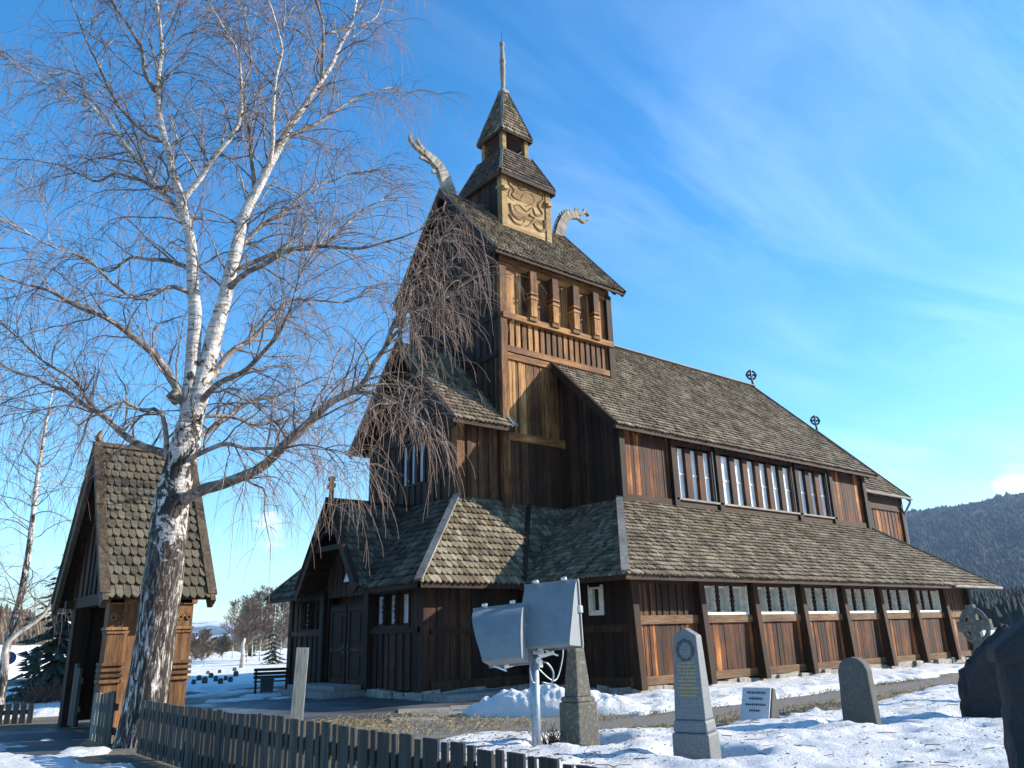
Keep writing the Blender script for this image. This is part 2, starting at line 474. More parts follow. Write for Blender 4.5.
# --- south aisle
L_ = 19.56
fr = fS(0, 0)
sb = MB(); sb.box(fr, -.02, L_, -.05, .075, .2, .40); part(sb, 'sill_beam', 'rail', 'pale weathered sill beam')
PX = [0.12, 2.76, 5.17, 7.6, 10.0, 12.4, 14.85, 17.3, 19.42]
low = MB(); up = MB()
for i in range(len(PX) - 1):
    a, b = PX[i] + .1, PX[i + 1] - .1
    planks(low, fr, a, b, .4, 1.62, .105, .006)
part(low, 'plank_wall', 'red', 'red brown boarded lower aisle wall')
mid = MB()
for i in range(len(PX) - 1):
    mid.box(fr, PX[i] + .1, PX[i + 1] - .1, -.04, .09, 1.61, 1.82 if i in (0, 7) else 1.80)
part(mid, 'mid_rail', 'rail')
top = MB()
planks(top, fr, PX[0] + .1, PX[1] - .1, 1.82, 2.72, .13, .02)
planks(top, fr, PX[7] + .1, PX[8] - .1, 1.82, 2.72, .13, .02)
top.box(fr, 0, L_, -.08, .07, 2.60, 2.95)
part(top, 'upper_boarding', 'brown')
for i in range(len(PX)):
    p = MB(); x = PX[i]
    w = .11
    P = lambda s, d, z: (x + s, -d, z)
    p.hexa([P(-w, .34, .12), P(w, .34, .12), P(w, -.05, .12), P(-w, -.05, .12), P(-w, .2, 2.74), P(w, .2, 2.74), P(w, -.05, 2.74), P(-w, -.05, 2.74)])
    part(p, 'wall_post', 'brown', bevel=.012)
for i in range(1, 7):
    lights(fr, PX[i] + .24, PX[i + 1] - .24, 1.88, 2.58, 3, 'whiteframe', 'pane_dim', 'tar', ch, depth=.24, jamb=.07, mw=.13, d_out=.06)
# --- west wall of the aisle, beside the vestibule
fr = fW(0, 3.4)
w = MB()
planks(w, fr, 0, 3.4, .2, 2.95, .17, .03)
w.box(fr, 0, 3.4, -.03, .07, 1.45, 1.62); w.box(fr, 0, 3.4, -.03, .09, .2, .4)
part(w, 'plank_wall', 'tar')
lights(fr, 2.24, 2.64, 1.93, 2.55, 1, 'whiteframe', 'pane_dim', 'tar', ch, depth=.06, jamb=.06, d_out=.09)
e = MB(); planks(e, fE(L_, 0), 0, WY, .2, 2.95, .2, .03)
planks(e, fN(L_, WY), 0, L_, .2, 2.95, .25, .03); planks(e, fW(0, WY), 0, 3.4, .2, 2.95, .25, .03)
part(e, 'plank_wall', 'tar')

# --- aisle roofs
XA, YA, ZT, ZE, OE = 2.49, 2.28, 5.19, 2.72, .93
XE = L_ - XA
A = (-OE, -OE, ZE); B = (L_ + OE, -OE, ZE); C_ = (XE, YA, ZT); D = (XA, YA, ZT)
r = MB(); shingles(r, A, B, C_, D, .19, .15)
part(r, 'aisle_roof', ['shingle', 'tar_x'], 'long shingled lean-to roof over the side aisle')
r = MB(); shingles(r, (-OE, mir(-OE), ZE), A, D, (XA, mir(YA), ZT), .19, .15)
part(r, 'aisle_roof', ['shingle', 'tar_y'])
r = MB(); shingles(r, B, (L_ + OE, mir(-OE), ZE), (XE, mir(YA), ZT), C_, .25, .2)
shingles(r, (L_ + OE, mir(-OE), ZE), (-OE, mir(-OE), ZE), (XA, mir(YA), ZT), (XE, mir(YA), ZT), tiles=False, deckmat=0)
part(r, 'aisle_roof', ['shingle', 'tar_y'])
t = MB()
nn = Vector((0, 0, .085))
t.bar(Vector(A) + nn, Vector(D) + nn, .2, .05); t.bar(Vector(B) + nn, Vector(C_) + nn, .14, .04)
part(t, 'hip_board', 'grey')
t = MB(); t.bar((-OE, -OE + .03, ZE - .05), (L_ + OE, -OE + .03, ZE - .05), .05, .12); t.bar((-OE + .03, -OE, ZE - .05), (-OE + .03, 3.0, ZE - .05), .05, .12)
part(t, 'eave_board', 'tar_x')
g = MB(); g.tube([(16.4, -OE - .07, ZE - .03), (L_ + OE + .1, -OE - .07, ZE - .045)], .05, 8); part(g, 'gutter', 'grey_x')

# --- nave clerestory
XN1 = 17.68; ZNE, ZNR, ON = 7.35, 12.55, .44
XNW = XN1 - .5
fr = fS(XA, YA)
s_ = lambda x: x - XA
nw = MB()
planks(nw, fr, .12, s_(4.9), ZT - .2, 7.6, .11, .006); planks(nw, fr, s_(14.5), s_(XNW) - .1, ZT - .2, 7.6, .11, .006)
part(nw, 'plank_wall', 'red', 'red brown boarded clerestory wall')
nb = MB()
nb.box(fr, s_(4.9), s_(14.5), -.02, .06, 7.1, 7.55); nb.box(fr, 0, s_(XNW), -.02, .10, ZT - .3, ZT + .17); nb.box(fr, s_(4.9), s_(14.5), -.2, -.12, ZT, 7.4)
part(nb, 'wall_beam', 'tar_x')
wl = MB(); wl.box(fr, s_(4.95), s_(14.6), .03, .17, ZT + .172, ZT + .235); part(wl, 'window_ledge', 'grey_x')
for x in (XA + .1, 4.98, 7.28, 12.06, 14.47, XNW - .12):
    p = MB(); p.box(fr, s_(x) - .12, s_(x) + .12, -.03, .17, ZT - .1, 7.6); part(p, 'wall_post', 'tar', bevel=.012)
for x0, x1, n in ((5.16, 7.1, 3), (7.46, 11.88, 6), (12.24, 14.3, 3)):
    cw = (x1 - x0) / n
    lights(fr, s_(x0), s_(x1), ZT + .24, 7.1, n, 'whiteframe', 'pane', 'red', ch, depth=.13, jamb=.05, profile=False, mw=.3 if n == 3 else .28, d_out=.07, transom=6.25)
# --- nave gable walls and roof
gz_ = lambda y: ZNR - .12 - abs(y - CY) * (ZNR - ZNE) / (CY - (YA - ON))
gw = MB()
f1 = fW(XA, mir(YA))
planks(gw, f1, 0, 2.35, ZT - 1.2, lambda s: gz_(mir(YA) - s), .17, .03)
planks(gw, f1, mir(YA) - 4.6, mir(YA) - YA, ZT - 1.2, lambda s: gz_(mir(YA) - s), .17, .03)
f2 = fE(XNW, YA); planks(gw, f2, 0, WY - 2 * YA, ZT - .5, lambda s: gz_(YA + s), .2, .03)
planks(gw, fN(XNW, mir(YA)), 0, XNW - XA, ZT - .3, 7.5, .25, .03)
part(gw, 'gable_wall', 'tar')
XN0 = 2.07
r = MB(); shingles(r, (XN0, YA - ON, ZNE), (XN1, YA - ON, ZNE), (XN1, CY, ZNR), (XN0, CY, ZNR), .2, .16)
shingles(r, (XN1, mir(YA - ON), ZNE), (XN0, mir(YA - ON), ZNE), (XN0, CY, ZNR), (XN1, CY, ZNR), tiles=False, deckmat=0)
part(r, 'nave_roof', ['shingle', 'tar_x'], 'largest shingled roof over the nave')
t = MB()
for x, o in ((XN0 - .03, 1), (XN1 + .03, 1)):
    for sg in (-1, 1):
        y0 = YA - ON if sg < 0 else mir(YA - ON)
        t.bar((x, y0, ZNE - .06), (x, CY, ZNR - .06), .07, .26)
        t.bar((x, y0, ZNE + .08), (x, CY, ZNR + .08), .16, .04)
part(t, 'bargeboard', 'tar_y')
t = MB(); t.bar((XN0, YA - ON + .03, ZNE - .06), (XN1, YA - ON + .03, ZNE - .06), .05, .14)
for k in range(24): t.bar((XN0 + .4 + k * .64, YA - ON + .08, ZNE - .14), (XN0 + .4 + k * .64, YA, ZNE + .2), .08, .12)
part(t, 'eave_board', 'tar_x')
t = MB(); t.bar((5., CY - .07, ZNR + .06), (XN1 + .1, CY - .07, ZNR + .06), .2, .04); part(t, 'ridge_board', 'grey_x')

# --- choir
YC, ZCE, ZCR, XC1 = 3.42, 7.0, 11.09, 22.99
cw_ = MB(); f1 = fS(XNW, YC)
planks(cw_, f1, 0, 22.74 - XNW, 3.0, 7.2, .16, .02)
f3 = fE(22.74, YC); planks(cw_, f3, 0, WY - 2 * YC, .2, lambda s: ZCR - .1 - abs(YC + s - CY) * (ZCR - ZCE) / (CY - 3.02), .2, .03)
planks(cw_, fN(22.74, mir(YC)), 0, 5.5, .2, 7.2, .25, .03); planks(cw_, fS(L_, YC), 0, 22.74 - L_, .2, 3.2, .2, .03)
part(cw_, 'plank_wall', 'red', 'red brown boarded choir wall')
for x in (19.6, 22.66):
    p = MB(); p.box(f1, x - XNW - .12, x - XNW + .12, -.03, .14, 3., 7.15); part(p, 'wall_post', 'tar', bevel=.012)
t = MB(); t.box(f1, 0, 22.74 - XNW, -.02, .1, 6.35, 6.95); part(t, 'wall_beam', 'tar_x')
r = MB(); shingles(r, (XN1 - .6, 3.02, ZCE), (XC1, 3.02, ZCE), (XC1, CY, ZCR), (XN1 - .6, CY, ZCR), .2, .16)
shingles(r, (XC1, mir(3.02), ZCE), (XN1 - .6, mir(3.02), ZCE), (XN1 - .6, CY, ZCR), (XC1, CY, ZCR), tiles=False, deckmat=0)
part(r, 'choir_roof', ['shingle', 'tar_x'])
t = MB(); t.bar((XC1 + .03, 3.02, ZCE - .05), (XC1 + .03, CY, ZCR - .05), .07, .24); t.bar((XC1 + .03, 3.02, ZCE + .08), (XC1 + .03, CY, ZCR + .08), .15, .04); t.bar((XC1 + .03, mir(3.02), ZCE - .05), (XC1 + .03, CY, ZCR - .05), .07, .24)
part(t, 'bargeboard', 'tar_y')
g = MB(); g.tube([(XN1 - .6, 2.95, ZCE - .03), (XC1 + .1, 2.95, ZCE - .05)], .06, 8); part(g, 'gutter', 'grey_x')
g = MB(); g.tube([(22.9, 2.95, ZCE - .08), (22.9, 3.0, ZCE - .25), (22.8, 3.3, 6.25), (22.8, 3.32, 6.0), (22.8, 3.32, 3.4)], .055, 8); part(g, 'downpipe', 'pipe')

# --- ridge crosses
def wheel_cross(x, z, s=.48):
    c = MB(); y = CY
    c.tube([(x - .05, y, z - .2), (x + .05, y, z + .22), (x, y, z + .48)], [.07, .06, .05], 6)
    cz = z + .48 + s * .42
    ring = [(x + math.cos(a) * s * .4, y - math.cos(a) * s * .25, cz + math.sin(a) * s * .45) for a in np.linspace(0, 2 * math.pi, 21)]
    c.tube(ring, .05, 6, cap=False)
    c.bar((x, y, cz - s * .55), (x, y, cz + s * .6), .09, .07); c.bar((x - s * .5, y + s * .3, cz), (x + s * .5, y - s * .3, cz), .07, .09)
    part(c, 'ridge_cross', 'iron')
wheel_cross(XN1 + .05, ZNR - .05); wheel_cross(XC1 + .1, ZCR - .1)

# --- tower
XT0, XT1, YT, ZTE, ZTR = -.13, 5.03, 4.55, 13.27, 16.84
YTE = YT - .44; XR0, XR1 = XT0 - .4, XT1 + .38
tg = lambda y: ZTR - .1 - abs(y - CY) * (ZTR - ZTE) / (CY - YTE)
fr = fS(XT0, YT); LT = XT1 - XT0
tw = MB()
planks(tw, fr, .1, LT - .1, 7.2, 9.78, .14, .012)
t2 = MB(); planks(t2, fr, .1, LT - .1, 4.2, 7.2, .14, .012); part(t2, 'plank_wall', 'brown')
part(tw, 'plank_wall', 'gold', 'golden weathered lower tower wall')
tw = MB()
planks(tw, fr, .1, LT - .1, 11.3, 13.4, .2, .03); 
part(tw, 'gallery_wall', 'gold')
bl = MB(); bl.box(fr, .1, LT - .1, -.1, -.01, 10.15, 11.3, 1)
s = .16
while s < LT - .25:
    bl.box(fr, s, s + .17, -.005, .05, 10.2, 11.12, 0); s += .262
part(bl, 'gallery_railing', ['gold', 'tar'])
b1 = MB(); b1.box(fr, .05, LT - .05, -.04, .20, 11.1, 11.3); b1.box(fr, .05, LT - .05, -.04, .13, 10.0, 10.2); b1.box(fr, .05, LT - .05, -.04, .09, 9.76, 9.97); b1.box(fr, .05, LT, -.04, .10, 7.12, 7.38)
b1.box(fr, .05, LT - .05, -.04, .10, 12.9, 13.3)
part(b1, 'wall_beam', 'gold_x')
for x in (1.15, 2.13, 3.1, 4.08):
    p = MB(); s = x - XT0
    for z0, z1, w, d in ((11.2, 11.34, .17, .26), (11.34, 11.95, .135, .3), (11.95, 12.03, .165, .33), (12.03, 12.12, .11, .28), (12.12, 12.2, .165, .33), (12.2, 12.95, .14, .32)):
        p.box(fr, s - w, s + w, -.03, d, z0, z1)
    part(p, 'gallery_pilaster', 'gold', bevel=.012)
for s in (0., LT - .24):
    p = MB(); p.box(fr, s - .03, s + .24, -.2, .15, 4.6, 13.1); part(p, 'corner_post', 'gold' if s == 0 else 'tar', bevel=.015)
ww = MB()
f1 = fW(XT0, mir(YT)); planks(ww, f1, 0, WY - 2 * YT, 4.6, lambda s: tg(mir(YT) - s), .18, .03)
f2 = fE(XT1, YT); planks(ww, f2, 0, WY - 2 * YT, 8.5, lambda s: tg(YT + s), .18, .03)
planks(ww, fN(XT1, mir(YT)), 0, LT, 4.6, 13.2, .25, .03)
for z in (9.9, 11.2, 13.2): ww.box(f1, 0, WY - 2 * YT, 0, .1, z - .1, z + .1)
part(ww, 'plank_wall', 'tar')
r = MB(); shingles(r, (XR0, YTE, ZTE), (XR1, YTE, ZTE), (XR1, CY, ZTR), (XR0, CY, ZTR), .19, .15)
shingles(r, (XR1, mir(YTE), ZTE), (XR0, mir(YTE), ZTE), (XR0, CY, ZTR), (XR1, CY, ZTR), .3, .3)
part(r, 'tower_roof', ['shingle', 'tar_x'])
t = MB()
for x in (XR0 - .03, XR1 + .03):
    for y0 in (YTE, mir(YTE)):
        t.bar((x, y0, ZTE - .07), (x, CY, ZTR - .07), .07, .26, 1)
        t.bar((x, y0, ZTE + .08), (x, CY, ZTR + .08), .11, .04)
part(t, 'bargeboard', ['grey_y', 'tar_y'])
t = MB(); t.bar((XR0, YTE + .03, ZTE - .06), (XR1, YTE + .03, ZTE - .06), .06, .14)
for k in range(10): t.bar((XR0 + .35 + k * .58, YTE + .07, ZTE - .12), (XR0 + .35 + k * .58, YT, ZTE + .3), .1, .13)
part(t, 'eave_board', 'tar_x')

# --- turret with carved panel
XB0, XB1, YB, ZB0, ZB1 = 1.36, 3.67, 6.03, 15.2, 17.66
XM = (XB0 + XB1) / 2; HB = CY - YB
tb = MB(); fr = fS(XB0, YB)
z = ZB0
while z < ZB1:
    h = random.uniform(.2, .27); tb.box(fr, .1, XB1 - XB0 - .1, -.08, random.uniform(.0, .012), z + .004, min(z + h, ZB1) - .004); z += h
part(tb, 'carved_panel', 'cream', 'pale boarded turret panel carved with twining beasts')
rl = MB()
def curl(pts, r=.056):
    n = len(pts); P = []
    for i in range(n - 1):
        p0, p1, p2, p3 = (Vector((*pts[max(i - 1, 0)], 0)), Vector((*pts[i], 0)), Vector((*pts[i + 1], 0)), Vector((*pts[min(i + 2, n - 1)], 0)))
        for k in range(5):
            t = k / 5
            P.append(.5 * ((2 * p1) + (p2 - p0) * t + (2 * p0 - 5 * p1 + 4 * p2 - p3) * t * t + (3 * p1 - p0 - 3 * p2 + p3) * t ** 3))
    P.append(Vector((*pts[-1], 0)))
    rl.tube([(XB0 + q.x, YB + .005, 15.72 + q.y) for q in P], [r * (1.25 - .8 * i / len(P)) for i in range(len(P))], 6)
curl([(.35, 1.65), (.6, 1.45), (.5, 1.2), (.85, 1.15), (1.1, 1.45), (1.4, 1.6), (1.6, 1.35), (1.35, 1.1), (1.1, .95)])
curl([(2.0, 1.5), (1.75, 1.2), (1.95, .9), (1.6, .75), (1.45, 1.0), (1.15, .75), (.8, .9), (.55, .75), (.8, .55)])
curl([(.35, .8), (.45, .45), (.8, .3), (1.1, .5), (1.0, .25)], .065)
curl([(2.0, .65), (2.05, .3), (1.75, .15), (1.5, .35), (1.7, .55), (1.9, .45)], .07)
curl([(1.3, .65), (1.55, .6), (1.3, .25), (1.05, .1)], .065)
curl([(.4, 1.4), (.3, 1.1), (.55, 1.0)], .04)
curl([(.3, .35), (.55, .1), (.9, .1)], .06); curl([(1.15, 1.7), (.9, 1.6), (.75, 1.75)], .06); curl([(1.75, 1.75), (2.0, 1.75), (2.05, 1.2)], .06)
part(rl, 'carved_relief', 'relief')
tw = MB()
planks(tw, fW(XB0, mir(YB)), .1, 2 * HB - .1, ZB0 + .6, ZB1, .2, .02); planks(tw, fE(XB1, YB), .1, 2 * HB - .1, ZB0 + .6, ZB1, .2, .02); planks(tw, fN(XB1, mir(YB)), .1, XB1 - XB0 - .1, ZB0, ZB1, .2, .02)
part(tw, 'turret_wall', 'tar')
for x in (XB0 + .08, XB1 - .08):
    for y in (YB + .08, mir(YB) - .08):
        p = MB(); p.cbox((x, y, ZB0 - .1), (.26, .26, ZB1 - ZB0 + .1))
        p.cbox((x, y, 17.12), (.34, .38, .1)); p.cbox((x, y - .12, 17.0), (.2, .26, .12))
        part(p, 'turret_post', 'cream' if y < CY else 'tar', bevel=.015)
r = MB()
def hip4(h0, z0, h1, z1, row, w):
    q0 = [(XM - h0, CY - h0, z0), (XM + h0, CY - h0, z0), (XM + h0, CY + h0, z0), (XM - h0, CY + h0, z0)]
    q1 = [(XM - h1, CY - h1, z1), (XM + h1, CY - h1, z1), (XM + h1, CY + h1, z1), (XM - h1, CY + h1, z1)]
    for i in range(4):
        j = (i + 1) % 4
        shingles(r, q0[i], q0[j], q1[j], q1[i], row, w, deck=.05)
        a, b = Vector(q0[i]), Vector(q1[i]); off = Vector((a.x - XM, a.y - CY, 1)).normalized() * .05
        r.bar(a + off, b + off, .1, .04, 2)
    return q0
q = hip4(1.33, 17.72, .72, 19.17, .17, .14)
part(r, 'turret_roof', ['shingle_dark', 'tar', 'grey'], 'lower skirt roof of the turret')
t = MB()
for i in range(4): t.bar(Vector(q[i]) + Vector((0, 0, -.1)), Vector(q[(i + 1) % 4]) + Vector((0, 0, -.1)), .1, .16)
t.cbox((XM, CY, ZB1 - .02), (2.35, 2.35, .1))
part(t, 'eave_board', 'tar_x')
bf = MB(); bf.cbox((XM, CY, 19.1), (1.42, 1.42, .13)); bf.cbox((XM, CY, 20.02), (1.36, 1.36, .12))
bf.cbox((XM, CY, 19.95), (1.3, 1.3, .05)); part(bf, 'belfry_floor_and_ceiling', 'tar_x')  # dark ceiling sheet added so the belfry openings look shaded
for sx in (-1, 1):
    for sy in (-1, 1):
        p = MB(); p.cbox((XM + sx * .56, CY + sy * .56, 19.2), (.2, .2, .86)); part(p, 'belfry_post', 'cream', bevel=.012)
b = MB(); b.lathe((XM, CY, 19.33), [(0, .3), (.05, .29), (.2, .22), (.4, .16), (.48, .05), (.7, .02)], 14); part(b, 'bell', 'iron', smooth=True)
b = MB()
for sx, sy, a_, b_ in ((0, 1, 1.0, .06), (-1, 0, .06, 1.0), (1, 0, .06, 1.0)): b.cbox((XM + sx * .5, CY + sy * .5, 19.22), (a_, b_, .35))
part(b, 'belfry_parapet', 'tar')
r = MB(); q = hip4(.765, 20.05, .1, 22.4, .17, .14)
part(r, 'spire_roof', ['shingle', 'tar', 'grey'], 'steep pyramid roof above the belfry')
t = MB()
for i in range(4): t.bar(Vector(q[i]) + Vector((0, 0, -.05)), Vector(q[(i + 1) % 4]) + Vector((0, 0, -.05)), .07, .1)
part(t, 'eave_board', 'tar_x')
sp = MB(); sp.cbox((XM, CY, 22.35), (.34, .34, .14))
sp.lathe((XM, CY, 22.45), [(0, .1), (.25, .085), (.7, .1), (1.1, .125), (1.35, .1), (1.5, .14), (1.6, .1), (2.0, .09), (2.2, .07), (2.3, .11), (2.42, .1), (2.5, .03)], 10)
part(sp, 'spire_finial', 'grey')
sp = MB(); sp.tube([(XM, CY, 24.9), (XM, CY, 25.45)], .012, 4); part(sp, 'lightning_rod', 'iron')

# --- dragon heads
def catm(pts, k=6):
    n = len(pts); out = []
    for i in range(n - 1):
        p0, p1, p2, p3 = [np.array(pts[j], float) for j in (max(i - 1, 0), i, i + 1, min(i + 2, n - 1))]
        for q in range(k):
            t = q / k
            out.append(.5 * (2 * p1 + (p2 - p0) * t + (2 * p0 - 5 * p1 + 4 * p2 - p3) * t * t + (3 * p1 - p0 - 3 * p2 + p3) * t ** 3))
    out.append(np.array(pts[-1], float)); return out
def ribbon(mb, pts, th, mat=0):
    """pts: (x, z, half width) centreline of a carved plank in the XZ plane"""
    P = catm(pts); n = len(P); le = []; ri = []
    for i, p in enumerate(P):
        d = P[min(i + 1, n - 1)] - P[max(i - 1, 0)]; l = math.hypot(d[0], d[1]) or 1
        nx, nz = -d[1] / l, d[0] / l
        le.append((p[0] + nx * p[2], p[1] + nz * p[2])); ri.append((p[0] - nx * p[2], p[1] - nz * p[2]))
    for i in range(n - 1):
        q = [le[i], le[i + 1], ri[i + 1], ri[i]]
        mb.hexa([(x, CY - th / 2, z) for x, z in q] + [(x, CY + th / 2, z) for x, z in q], mat)
def dragon(neck, jaw1, jaw2, extra, spikes, label):
    d = MB(); ribbon(d, neck, .2); ribbon(d, jaw1, .15); ribbon(d, jaw2, .13)
    for e in extra: ribbon(d, e, .11)
    P = catm(neck); n = len(P)
    for i in range(3, n - 5, 2):
        q = P[i]; dd = P[i + 1] - P[i - 1]; l = math.hypot(dd[0], dd[1]); nx, nz = -dd[1] / l * spikes, dd[0] / l * spikes
        b = (q[0] + nx * q[2], q[1] + nz * q[2])
        d.hexa([(b[0] - .06, CY - .05, b[1] - .05), (b[0] + .06, CY - .05, b[1] + .05), (b[0] + .06, CY + .05, b[1] + .05), (b[0] - .06, CY + .05, b[1] - .05)] +
               [(b[0] + nx * .1 - .02, CY - .03, b[1] + nz * .1), (b[0] + nx * .1 + .02, CY - .03, b[1] + nz * .1), (b[0] + nx * .1 + .02, CY + .03, b[1] + nz * .1), (b[0] + nx * .1 - .02, CY + .03, b[1] + nz * .1)])
    part(d, 'dragon_head', 'grey', label, bevel=.015, fixn=True)
dragon([(-.05, 16.55, .24), (-.2, 16.95, .24), (-.38, 17.35, .22), (-.56, 17.68, .19), (-.8, 17.88, .17), (-1.1, 18.03, .13), (-1.3, 18.1, .10)],
       [(-1.05, 17.98, .1), (-1.4, 18.12, .075), (-1.66, 18.22, .055), (-1.86, 18.42, .045), (-1.86, 18.56, .05), (-1.78, 18.6, .035)],
       [(-.95, 18.05, .08), (-1.25, 18.2, .06), (-1.45, 18.34, .05), (-1.56, 18.5, .04), (-1.5, 18.56, .03)],
       [[(-1.0, 17.82, .06), (-1.3, 17.86, .05), (-1.46, 17.84, .04)], [(-.62, 17.6, .05), (-.85, 17.5, .07), (-.92, 17.45, .05)]], -1, 'long necked dragon head with split jaws')
dragon([(5.1, 16.5, .2), (5.26, 17.0, .22), (5.42, 17.4, .21), (5.62, 17.76, .19), (5.95, 18.0, .17), (6.25, 18.06, .13)],
       [(6.0, 18.08, .12), (6.4, 18.2, .08), (6.62, 18.3, .07), (6.8, 18.42, .06), (6.97, 18.4, .05), (7.0, 18.3, .03)],
       [(6.0, 17.97, .1), (6.4, 18.02, .08), (6.65, 17.92, .06), (6.82, 18.0, .06), (6.98, 18.12, .04)],
       [[(6.2, 18.2, .05), (6.3, 18.4, .05), (6.42, 18.44, .03)], [(6.75, 18.35, .05), (6.78, 18.55, .04)]], 1, 'shorter pale dragon head with curled snout')

# --- narthex (second tier)
XP0, YP, ZPE, ZPR = -1.69, 4.67, 7.44, 10.63
YPE = 4.15; XPR = -2.2
pg = lambda y: ZPR - .1 - abs(y - CY) * (ZPR - ZPE) / (CY - YPE)
f1 = fW(XP0, mir(YP)); LP = WY - 2 * YP
nx = MB()
planks(nx, f1, .1, LP - .1, 4.9, 5.9, .17, .03); planks(nx, f1, .1, mir(YP) - 7.85, 5.9, 7.3, .17, .03); planks(nx, f1, mir(YP) - 6.25, LP - .1, 5.9, 7.3, .17, .03)
planks(nx, f1, .1, LP - .1, 7.3, lambda s: pg(mir(YP) - s), .17, .03)
nx.box(f1, .1, LP - .1, -.3, -.2, 5.8, 7.4)
nx.box(f1, 0, LP, -.02, .09, 7.35, 7.6)
part(nx, 'plank_wall', 'tar')
lights(f1, mir(YP) - 7.72, mir(YP) - 6.34, 5.98, 7.26, 3, 'tar', 'pane_sky', 'tar', ch, depth=.12, jamb=.04, profile=False, mw=.17, d_out=.05, label='three light window with bluish sky reflection painted on the panes in the upper gable')
nx = MB(); f2 = fS(XP0, YP); planks(nx, f2, .1, 1.6, 4.9, 7.5, .19, .035); planks(nx, fN(XT0, mir(YP)), 0, 1.5, 4.9, 7.5, .2, .03)
part(nx, 'plank_wall', 'brown', 'brown boarded upper vestibule side wall')
for y in (YP + .1, mir(YP) - .1):
    p = MB(); p.cbox((XP0 + .1, y, 4.9), (.27, .27, 2.65)); part(p, 'corner_post', 'gold' if y < CY else 'tar', bevel=.015)  # gold here and brown on the wall paint its lit strip and shade
r = MB(); shingles(r, (XPR, YPE, ZPE), (.12, YPE, ZPE), (.12, CY, ZPR), (XPR, CY, ZPR), .2, .16)
shingles(r, (.12, mir(YPE), ZPE), (XPR, mir(YPE), ZPE), (XPR, CY, ZPR), (.12, CY, ZPR), .3, .3)
part(r, 'vestibule_upper_roof', ['shingle', 'tar_x'])
t = MB()
for y0 in (YPE, mir(YPE)):
    t.bar((XPR - .03, y0, ZPE - .07), (XPR - .03, CY, ZPR - .07), .08, .28, 1); t.bar((XPR - .03, y0, ZPE + .08), (XPR - .03, CY, ZPR + .08), .11, .04)
t.bar((.12, YPE - .02, ZPE + .06), (.12, YT - .06, ZPE + .06 + (YT - YPE - .04) * (ZPR - ZPE) / (CY - YPE)), .2, .06)
part(t, 'bargeboard', ['grey_y', 'tar_y'])
t = MB(); t.bar((XPR, YPE + .03, ZPE - .07), (.12, YPE + .03, ZPE - .07), .06, .15); part(t, 'eave_board', 'tar_x')
c = MB()
def plain_cross(x, z, h):
    c.cbox((x, CY, z - .2), (.1, .12, h + .2)); c.cbox((x, CY, z + h * .58), (.1, h * .62, .12)); c.cbox((x, CY, z + h - .03), (.14, .18, .12)); c.cbox((x, CY, z - .1), (.2, .2, .2), taper=.5)
plain_cross(XPR + .05, ZPR, 1.05); part(c, 'gable_cross', 'tar')

# --- vestibule (lowest tier)
XV0, YV, ZVE, ZVT = -3.62, 3.33, 2.71, 5.25
OV = .61
f2 = fS(XV0, YV); f1 = fW(XV0, mir(YV)); LV = WY - 2 * YV
sW = lambda y: mir(YV) - y
v = MB()
planks(v, f2, .15, 3.7, .2, 2.9, .17, .03); v.box(f2, .1, 3.6, -.03, .08, 1.5, 1.64); v.box(f2, .1, 3.6, -.03, .1, .2, .42)
part(v, 'plank_wall', 'tar')
v = MB()
planks(v, f1, .1, sW(8.7), .2, 1.66, .17, .03); planks(v, f1, sW(6.0), LV - .1, .2, 1.66, .17, .03)
v.box(f1, .1, LV - .1, -.45, -.3, .2, 2.9)
v.box(f1, .1, sW(8.7), -.02, .1, 1.56, 1.7); v.box(f1, sW(6.0), LV - .1, -.02, .1, 1.56, 1.7); v.box(f1, .1, LV - .1, -.1, .06, 2.62, 2.95)
planks(v, f1, sW(8.7), sW(8.42), .2, 2.65, .17, .03); planks(v, f1, sW(6.26), sW(6.0), .2, 2.65, .17, .03)
planks(v, f1, .1, sW(10.4), 1.7, 2.65, .17, .03); planks(v, f1, sW(4.0), LV - .1, 1.7, 2.65, .17, .03)
planks(v, fN(0, mir(YV)), 0, 3.6, .2, 2.9, .25, .03)
part(v, 'plank_wall', 'tar')
lights(f1, sW(5.92), sW(4.1), 1.76, 2.58, 3, 'tar', 'pane', 'tar', ch, depth=.2, jamb=.03, mw=.17)
lights(f1, sW(10.35), sW(8.75), 1.76, 2.58, 3, 'tar', 'pane', 'tar', ch, depth=.2, jamb=.03, mw=.17)
for y in (YV + .1, 6.02, 8.66, mir(YV) - .1):
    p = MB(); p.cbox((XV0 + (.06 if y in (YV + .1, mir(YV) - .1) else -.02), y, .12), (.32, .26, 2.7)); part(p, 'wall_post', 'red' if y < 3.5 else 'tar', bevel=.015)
for k in range(2):
    d = MB(); a = sW(8.4) + k * 1.07; b = a + 1.06
    d.box(f1, a, b, -.1, .0, .22, 2.4)
    for z0, z1 in ((.26, .38), (1.1, 1.22), (2.2, 2.32)): d.box(f1, a + .05, b - .05, 0, .035, z0, z1)
    for q0, q1 in ((a + .04, a + .16), (b - .16, b - .04)): d.box(f1, q0, q1, 0, .028, .24, 2.38)
    d.box(f1, a + .3, b - .3, 0, .02, .5, 1.0); d.box(f1, a + .3, b - .3, 0, .02, 1.35, 2.1)
    dd = part(d, 'door', 'tar', bevel=.01)
    h = MB(); s = b - .12 if k == 0 else a + .12
    h.box(f1, s - .03, s + .03, .03, .05, 1.05, 1.3); h.box(f1, s - .015, s + .015, .05, .1, 1.14, 1.2); h.build('handle', 'iron', dd)
st = MB(); st.cbox((-4.35, 7.34, 0), (1.3, 2.8, .16)); st.cbox((-4.2, 7.34, .16), (.8, 2.4, .12)); part(st, 'door_step', 'concrete', bevel=.02)
